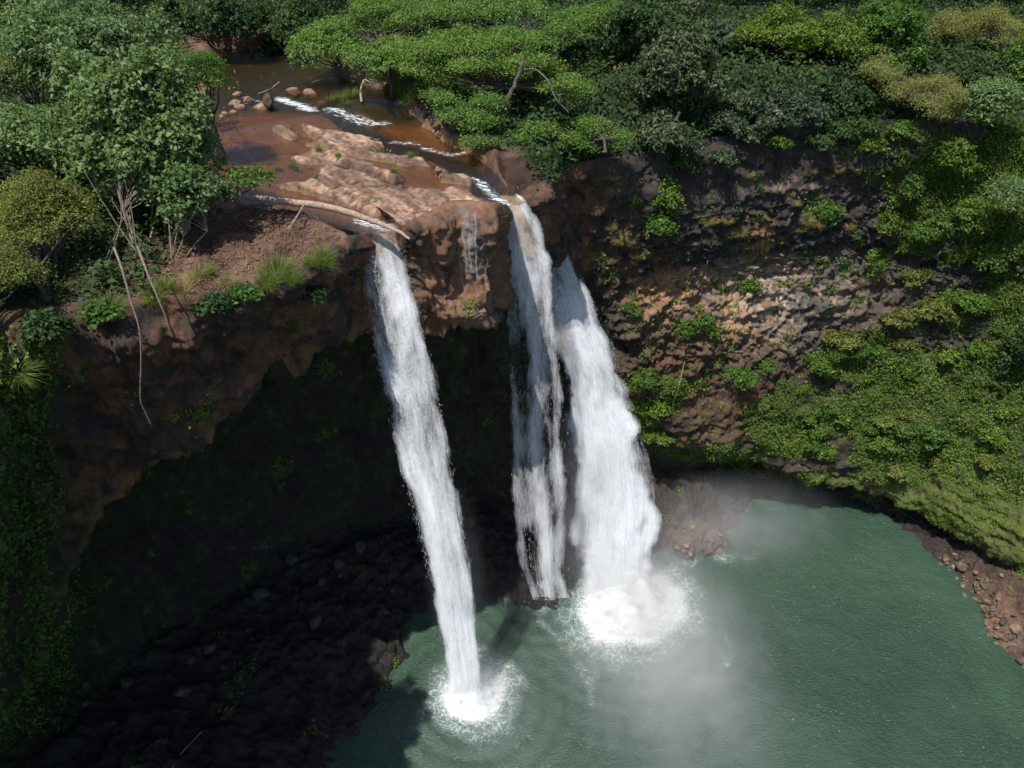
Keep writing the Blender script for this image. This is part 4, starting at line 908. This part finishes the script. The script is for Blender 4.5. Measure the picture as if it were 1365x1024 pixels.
for x, y, s_ in ((942, 296, 1.4), (955, 300, 1.5), (968, 295, 1.2), (988, 312, 1.4), (992, 330, 1.0), (975, 318, 1.0)): tuft(x, y, s_, True, 'straw-coloured grass below the smooth dark rock slab', 'dry tufts below the dark slab')
for x, y, s_ in ((1078, 296, 1.5), (1090, 300, 1.4), (1068, 305, 1.2), (1132, 300, 1.1)): tuft(x, y, s_, True, 'straw-coloured grass around the round shrub on the right cliff', 'dry tufts around the cliff shrub')
for x, y, s_ in ((1105, 235, 1.1), (1085, 228, 1.0), (1000, 235, .9), (1060, 272, .9), (1120, 228, 1.), (1180, 345, 1.2), (1175, 370, 1.1), (1150, 380, 1.0)): tuft(x, y, s_, True, 'small straw-coloured tuft on the dark upper right cliff', 'dry tufts on the upper right cliff')

# ------------------------------------------------------------------ shrubs and ferns on the cliffs
def shrub(px, py, r, kind, n, label, seed, leaf=.16, name='cliff_shrub', group=None, sy=1.0, **kw):
    p, nn, m = hit(px, py); rng = np.random.default_rng(3000 + seed)
    R = np.array([r, r * .8, r * sy]) * m; cen = p + nn * R[0] * .35
    root = empty(name, p); thing(root, label, 'shrub', group)
    cl = split_crown(cen, R, 9, rng, (.3, .5))
    V, ti = clump_leaves(cl, n, leaf, rng, .25, 9, .45, **kw)
    link_mesh('foliage', V - p, quads(len(V) // 4), M_LEAF[kind], root, smooth=False, attrs={'tint': ti})
    v, f_ = merge([tube(bend(p - nn * .2, c_[0], 5, .15, rng), np.linspace(.035, .012, 5), 5) for c_ in cl])
    link_mesh('stem', v - p, f_, M_BARK, root)
for j, (x, y, r, k_, n, sy, lb) in enumerate([
    (1105, 280, 26, 'green', 2600, 1.1, 'round green shrub on the dark cliff between straw-coloured tufts'),
    (888, 268, 30, 'vine', 2600, 1.1, 'green shrub trailing from the cliff top under the dark hanging tree'),
    (882, 306, 24, 'green', 1900, .9, 'round green shrub just below the trailing one on the cliff'),
    (929, 436, 29, 'green', 2400, .85, 'bright green shrub with dead twigs on the orange rubble'),
    (858, 505, 25, 'green', 1700, 1.1, 'fern-like green clump right beside the rightmost waterfall'),
    (872, 545, 24, 'vine', 1500, 1.0, 'yellowish green clump below the fern beside the rightmost waterfall'),
    (873, 582, 20, 'vine', 1300, .6, 'lowest mossy green clump beside the rightmost waterfall'),
    (999, 384, 15, 'green', 900, 1., 'small green shrub above the pale rubble in the middle of the right cliff'),
    (836, 408, 17, 'green', 800, .8, 'dull green shrub at the left end of the orange rubble'),
    (985, 500, 26, 'green', 1700, .6, 'low green shrub on the red-brown ledge below the pale rubble'),
    (1022, 485, 18, 'green', 900, .6, 'little green shrub at the foot of the pale rubble'),
    (1085, 490, 26, 'green', 1900, .8, 'leafy shrub at the upper left corner of the green slope'),
    (1125, 448, 26, 'yellow', 1900, .7, 'yellowish shrub at the top of the green slope'),
    (1185, 430, 30, 'yellow', 2300, .8, 'brownish yellow shrub in the middle of the slope top'),
    (1240, 415, 34, 'yellow', 2600, .8, 'largest yellow-green shrub along the top of the green slope'),
    (1300, 410, 30, 'green', 2200, .9, 'green shrub at the right end of the slope top'),
    (1165, 205, 22, 'vine', 1400, 1.2, 'upright yellow-green shrub below the leaning olive tree'),
    (1165, 350, 20, 'vine', 1000, 1.3, 'yellow-green shrub on the rubble under the dark slab'),
    (1180, 300, 18, 'vine', 1000, 1.2, 'yellow-green shrub left of the hanging grass'),
    (1222, 365, 24, 'yellow', 1300, .9, 'yellow-green shrub under the hanging grass'),
    (1035, 195, 20, 'green', 1100, .8, 'green shrub on the cliff edge under the dark trees'),
    (1140, 470, 18, 'green', 900, .8, 'small green shrub beside grey blocks at the left of the green slope'),
    (905, 230, 26, 'deep', 1700, 1.1, 'dark green shrub hanging from the cliff top behind the trailing one'),
    (1205, 260, 24, 'green', 1500, 1.1, 'bright green shrub at the left border of the hanging grass'),
    (1268, 215, 44, 'vine', 5200, 1.0, 'broad yellow-green bush spilling down the upper right slope under the palm-leaved tree'),
    (1310, 300, 40, 'vine', 4200, .9, 'yellow-green bush in the middle of the hanging grass near the right edge'),
    (1245, 320, 34, 'green', 3000, .9, 'mid green bush at the bottom of the hanging grass'),
    (1350, 345, 34, 'green', 2800, .9, 'green bush at the right edge below the hanging grass'),
    (1138, 176, 30, 'deep', 2000, .8, 'dark shrub on the cliff edge left of the leaning olive tree'),
    (1085, 192, 24, 'deep', 1500, .8, 'dark shrub on the cliff edge above the dark slab'),
    (1198, 182, 26, 'green', 1700, .9, 'green shrub on the cliff edge under the leaning olive tree'),
    (958, 208, 26, 'dark', 1600, .9, 'grey-green shrub hanging from the cliff edge left of the dark slab'),
    (330, 396, 22, 'green', 1300, .8, 'dim green plant hanging under the middle of the left cliff edge'),
    (285, 408, 24, 'deep', 1500, .9, 'dark plant hanging under the left cliff edge right of the roots'),
    (128, 420, 28, 'green', 1700, .8, 'dim green plant on the left cliff edge beside the longest root'),
    (60, 440, 36, 'deep', 2600, 1.0, 'dark bush hanging on the wall under the yellow bush'),
    (420, 392, 18, 'deep', 900, .8, 'small dark plant on the left cliff face near the leftmost waterfall')]):
    shrub(x, y, r, k_, n, lb, j, sy=sy)
SR = np.random.default_rng(321)
for j in range(34):
    x, y = SR.uniform(1060, 1360), SR.uniform(440, 640)
    if (y - 440) < (1150 - x) * .9: continue
    kd = ['green', 'vine', 'yellow', 'green'][SR.integers(4)]; r = SR.uniform(9, 22)
    shrub(x, y, r, kd, int(260 + r * 55), 'low bush standing a little above the leafy cover of the green slope', 100 + j, SR.uniform(.10, .22), 'slope_bush', 'bushes scattered over the green slope', SR.uniform(.6, 1.0))
for j, (x, y) in enumerate(((530, 112), (570, 118), (600, 122), (500, 108), (560, 100))):
    shrub(x, y, 26, 'pod', 2200, 'leafy bush on the bank between the rapids and the flat trees', 60 + j, .13, 'bank_shrub', 'bushes on the bank above the rapids', .9)

# ------------------------------------------------------------------ boulders
def boulder_mesh(rng):
    import bmesh
    bm = bmesh.new(); bmesh.ops.create_icosphere(bm, subdivisions=4, radius=1)
    v = np.array([q.co[:] for q in bm.verts]); fcs = np.array([[q.index for q in f_.verts] for f_ in bm.faces]); bm.free()
    s_ = rng.random() * 50
    for _ in range(9):                                     # knock flat faces off it
        d = unit(rng.normal(0, 1, 3)); h = rng.uniform(.62, .9); e = v @ d; v = v - d * np.clip(e - h, 0, None)[:, None] * .85
    v = v * (1 + .12 * fbm(v * 1.4 + s_, 3, 300) + .05 * fbm(v * 5 + s_, 3, 301))[:, None] * np.array([1, rng.uniform(.7, 1), rng.uniform(.5, .8)])
    return v, fcs
BR = np.random.default_rng(77)
def boulder_set(kind_cols):
    out = []
    for c in kind_cols:
        v, f_ = boulder_mesh(BR); n = fbm(v * 2, 3, 310)
        me = link_mesh('boulder', v, f_, M_ROCK, attrs={'Col': np.clip(np.array(c) * (1 + .35 * n[:, None]), .01, .7), 'wet': np.full(len(v), .3), 'bmp': np.full(len(v), .8)})
        out.append([me, False])
    return out
def put_boulder(bset, p, r, label, group=None, sink=.25):
    q = bset[BR.integers(len(bset))]
    if q[1]: o = q[0].copy(); COL.objects.link(o)
    else: o = q[0]; q[1] = True
    o.location = np.array(p) + np.array([0, 0, r * (.4 - sink)]); o.scale = (r * BR.uniform(.8, 1.25), r * BR.uniform(.8, 1.2), r * BR.uniform(.8, 1.2)); o.rotation_euler = (BR.normal(0, .25), BR.normal(0, .25), BR.random() * 6.28)
    thing(o, label, 'boulder', group)
shore = boulder_set([(.20, .13, .09), (.085, .07, .062), (.15, .10, .075), (.06, .055, .052), (.26, .18, .12), (.12, .085, .065)])
for j in range(190):
    t_ = BR.random(); a = np.array([1245, 752.]) + (np.array([1365, 900.]) - np.array([1245, 752.])) * t_; q = abs(BR.normal(0, 1)) * (20 + 25 * t_)
    x, y = a[0] + q * .75 - 4, a[1] - q * .5 - 2
    p, nn, m = hit(min(x, 1380), y, 4); put_boulder(shore, p, BR.uniform(.07, .20) * (1 + 1.2 * (BR.random() < .15)), 'brown boulder lying on the stony right shore of the pool', 'boulders on the right shore')
for j in range(26):
    x, y = BR.uniform(880, 1040), BR.uniform(700, 738); p, nn, m = hit(x, y, 4); put_boulder(shore, p, BR.uniform(.12, .3), 'wet boulder on the low brown ledge behind the rightmost splash', 'boulders on the low ledge')
p_rocks = boulder_set([(.27, .17, .12), (.30, .19, .13)])
dark_rock = boulder_set([(.075, .05, .038)])
for j in range(24):
    t_ = BR.random(); x = 90 + 560 * t_ + BR.normal(0, 20); y = 960 - 260 * t_ + BR.normal(0, 45)
    p, nn, m = hit(x, y, 4)
    if p[2] < 6: put_boulder(dark_rock, p, BR.uniform(.2, .6), 'dark boulder on the shaded floor of the left cavern', 'boulders in the shaded cavern')
put_boulder(dark_rock, hit(356, 137)[0], .46, 'rounded dark wet boulder in the middle of the small cascade', sink=.1)
for x, y, r, lb in ((391, 128, .62, 'long flat reddish boulder right of the small cascade'), (414, 131, .5, 'reddish boulder beside the white rush of the cascade'), (331, 136, .42, 'reddish boulder left of the round dark one'), (318, 128, .36, 'reddish boulder at the left end of the cascade row'),
                    (313, 140, .4, 'low reddish boulder under the left bank leaves by the cascade'), (430, 140, .4, 'reddish boulder next to the grass tufts by the cascade')):
    put_boulder(p_rocks, hit(x, y)[0], r, lb, sink=.1)
for x, y in ((302, 152), (312, 150), (322, 146), (296, 157), (575, 162), (590, 165), (605, 170), (566, 155), (618, 178), (580, 172)):
    put_boulder(p_rocks if x < 400 else dark_rock, hit(x, y)[0], BR.uniform(.2, .34), 'small reddish stone at the left edge of the brown shallows' if x < 400 else 'small dark stone on the right bank by the rapids', 'stones by the brown shallows' if x < 400 else 'stones on the right bank', .1)
put_boulder(p_rocks, hit(584, 227)[0], .2, 'small pale stone alone in the dark water above the middle waterfall', sink=.0)

# ------------------------------------------------------------------ log, dead wood, roots
def limb(name, pts, rad, mat, label, cat, sub=6, extra=(), group=None):
    rng = np.random.default_rng(len(label)); A = np.array(pts, float)
    B = catmull(A, [sub] * (len(A) - 1)); B = B + rng.normal(0, 1, B.shape) * np.mean(rad) * .12
    r = np.interp(np.linspace(0, 1, len(B)), np.linspace(0, 1, len(rad)), rad); root = B[0].copy()
    v, f_ = tube(B, r, 9); o = link_mesh(name, v - root, f_, mat); o.location = root; thing(o, label, cat, group)
    for e in extra:
        E = catmull(np.array(e, float), [4] * (len(e) - 1)); v, f_ = tube(E, np.linspace(rad[-1] * .9, rad[-1] * .35, len(E)), 6); link_mesh('branch', v - root, f_, mat, o)
    return o
limb('fallen_log', [PY(328, 262, 31.4), PY(372, 268, 31.3), PY(420, 273, 31.2), PY(464, 283, 30.7), PY(503, 297, 30.2), PY(530, 308, 29.6), PY(547, 319, 29.2)], [.10, .15, .15, .14, .11, .08, .04], M_LOG,
     'bleached fallen log lying across the top of the leftmost waterfall', 'log', extra=[[PY(512, 300, 30.0), PY(522, 300, 30.0), PY(531, 304, 29.9)], [PY(405, 273, 31.2), PY(397, 287, 30.3), PY(385, 308, 29.3)]])
def on(x, y, h=.12): p, nn, m = hit(x, y); return p + nn * h
def front(x, y, Y): return PY(x, y, Y)
limb('hanging_root', [front(152, 330, 24.6), front(163, 360, 24.0), front(174, 400, 23.5), front(186, 440, 23.2), front(188, 480, 23.1), front(187, 532, 23.0), front(193, 548, 23.0), front(201, 566, 23.0)], [.045, .03, .022, .018], M_ROOT, 'longest bare root hanging down the shaded left cliff', 'root')
limb('hanging_root', [front(183, 328, 24.8), front(196, 362, 24.2), front(208, 392, 23.8), front(220, 420, 23.6), front(228, 447, 23.5)], [.045, .03, .02], M_ROOT, 'shorter bare root hanging right of the longest one', 'root')
BL = np.random.default_rng(5)
for j in range(7):
    x0 = BL.uniform(140, 250); a = on(x0, BL.uniform(325, 350), .05); b = np.array(PY(x0 + BL.normal(0, 40), BL.uniform(200, 275), 28.5 + BL.normal(0, .5)))
    limb('bare_stem', [a, a + (b - a) * .5 + BL.normal(0, .15, 3), b], [.03, .02, .010], M_ROOT, 'thin grey bare stem rising among the left bank trees', 'stem', 5, group='bare stems on the left bank')
limb('driftwood', [on(345, 131, .35), on(360, 124, .4), on(374, 117, .5)], [.05, .03, .02], M_LOG, 'pale curved stick caught on the cascade boulders', 'driftwood')
limb('driftwood', [on(418, 116, .3), on(432, 111, .3), on(444, 110, .3)], [.06, .04, .02], M_LOG, 'pale stick in the still water right of the cascade', 'driftwood')
limb('driftwood', [on(481, 140, .2), on(482, 130, .5), on(488, 122, .7), on(504, 119, .7)], [.07, .06, .03], M_LOG, 'crooked pale branch standing in the rapids', 'driftwood')
limb('dead_branch', [front(690, 95, 43.4), front(712, 92, 43.2), front(731, 108, 43.), front(740, 130, 42.8), front(758, 150, 42.5)], [.05, .04, .03, .015], M_PALE, 'crooked bare grey branch against the dark shade beside the leaning trunk', 'branch')
limb('dead_branch', [front(672, 142, 41.6), front(684, 118, 41.9), front(692, 98, 42.2), front(699, 76, 42.6)], [.15, .12, .10, .08], M_BARK, 'leaning grey bare trunk under the widest flat crown', 'trunk')
limb('dead_branch', [on(925, 425, .5), on(945, 410, .6), on(962, 402, .5)], [.03, .02, .012], M_PALE, 'upper pale dead twig above the bright green cliff shrub', 'branch')
limb('dead_branch', [on(893, 545, .15), on(902, 515, .2), on(914, 486, .2)], [.025, .02, .015], M_LOG, 'thin straw-coloured dead stalk on the red-brown cliff', 'branch')
limb('dead_branch', [on(228, 1024, .3), on(248, 1000, .3), on(270, 980, .3)], [.05, .04, .03], M_PALE, 'dim dead branch on the dark cavern floor', 'branch')
limb('dead_branch', [on(385, 308, .06), on(394, 290, .08), on(405, 280, .1)], [.035, .03, .02], M_LOG, 'thin dead branch on the brown earth below the log', 'branch')

# ------------------------------------------------------------------ the thin trickle down the shelf's face
TK = np.random.default_rng(8); parts = []
for j in range(5):
    x = TK.normal(622, 6) ; y0 = TK.uniform(268, 330); seg_ = [on(x + k_ * 1.2, y0 + k_ * TK.uniform(10, 14), .05) for k_ in range(6)]
    parts.append(tube(catmull(np.array(seg_), [4] * 5), TK.uniform(.03, .06), 5))
for j in range(2):
    x = TK.normal(648, 6); y0 = TK.uniform(300, 360); seg_ = [on(x + k_ * .6, y0 + k_ * 8, .05) for k_ in range(5)]
    parts.append(tube(catmull(np.array(seg_), [4] * 4), TK.uniform(.02, .04), 5))
v, f_ = merge(parts)
thing(link_mesh('trickle', v, f_, M_TRICKLE), 'thin broken trickle wetting the brown face between the left and middle waterfalls', 'trickle')

# ------------------------------------------------------------------ mist drifting from the falls
def mist(c, r, dens, rot=0):
    import bmesh
    bm = bmesh.new(); bmesh.ops.create_icosphere(bm, subdivisions=3, radius=1); me = bpy.data.meshes.new('mist'); bm.to_mesh(me); bm.free()
    me.materials.append(mist_material('mist', dens)); o = bpy.data.objects.new('mist', me); COL.objects.link(o); o.location = c; o.scale = r; o.rotation_euler = (0, rot, 0)
    o['kind'] = 'stuff'; o['label'] = 'pale spray mist drifting over the pool below the waterfalls'; o['category'] = 'mist'
mist((BASE[0][0] + .5, BASE[0][1] - .3, 1.0), (3.8, 3.2, 4.5), .16)
mist((BASE[2][0] + .3, BASE[2][1] - .5, 1.2), (6.0, 4.8, 5.4), .20)
mist((BASE[2][0] + 1.6, BASE[2][1] - 6.5, 1.6), (7.0, 11.0, 5.4), .27)
mist((6.0, 32.0, 1.2), (12, 11, 3.6), .03)
mist((15.5, 40.5, 2.6), (10, 5.0, 3.6), .16)
mist((BASE[2][0], BASE[2][1] - .2, .8), (2.6, 2.2, 2.2), .55)
mist((BASE[0][0], BASE[0][1] - .1, .6), (1.5, 1.3, 1.6), .55)
mist((4.5, 36.8, 8.0), (3.6, 2.8, 9.5), .12)
mist((-3.0, 29.2, 8.0), (2.0, 1.8, 9.5), .10)
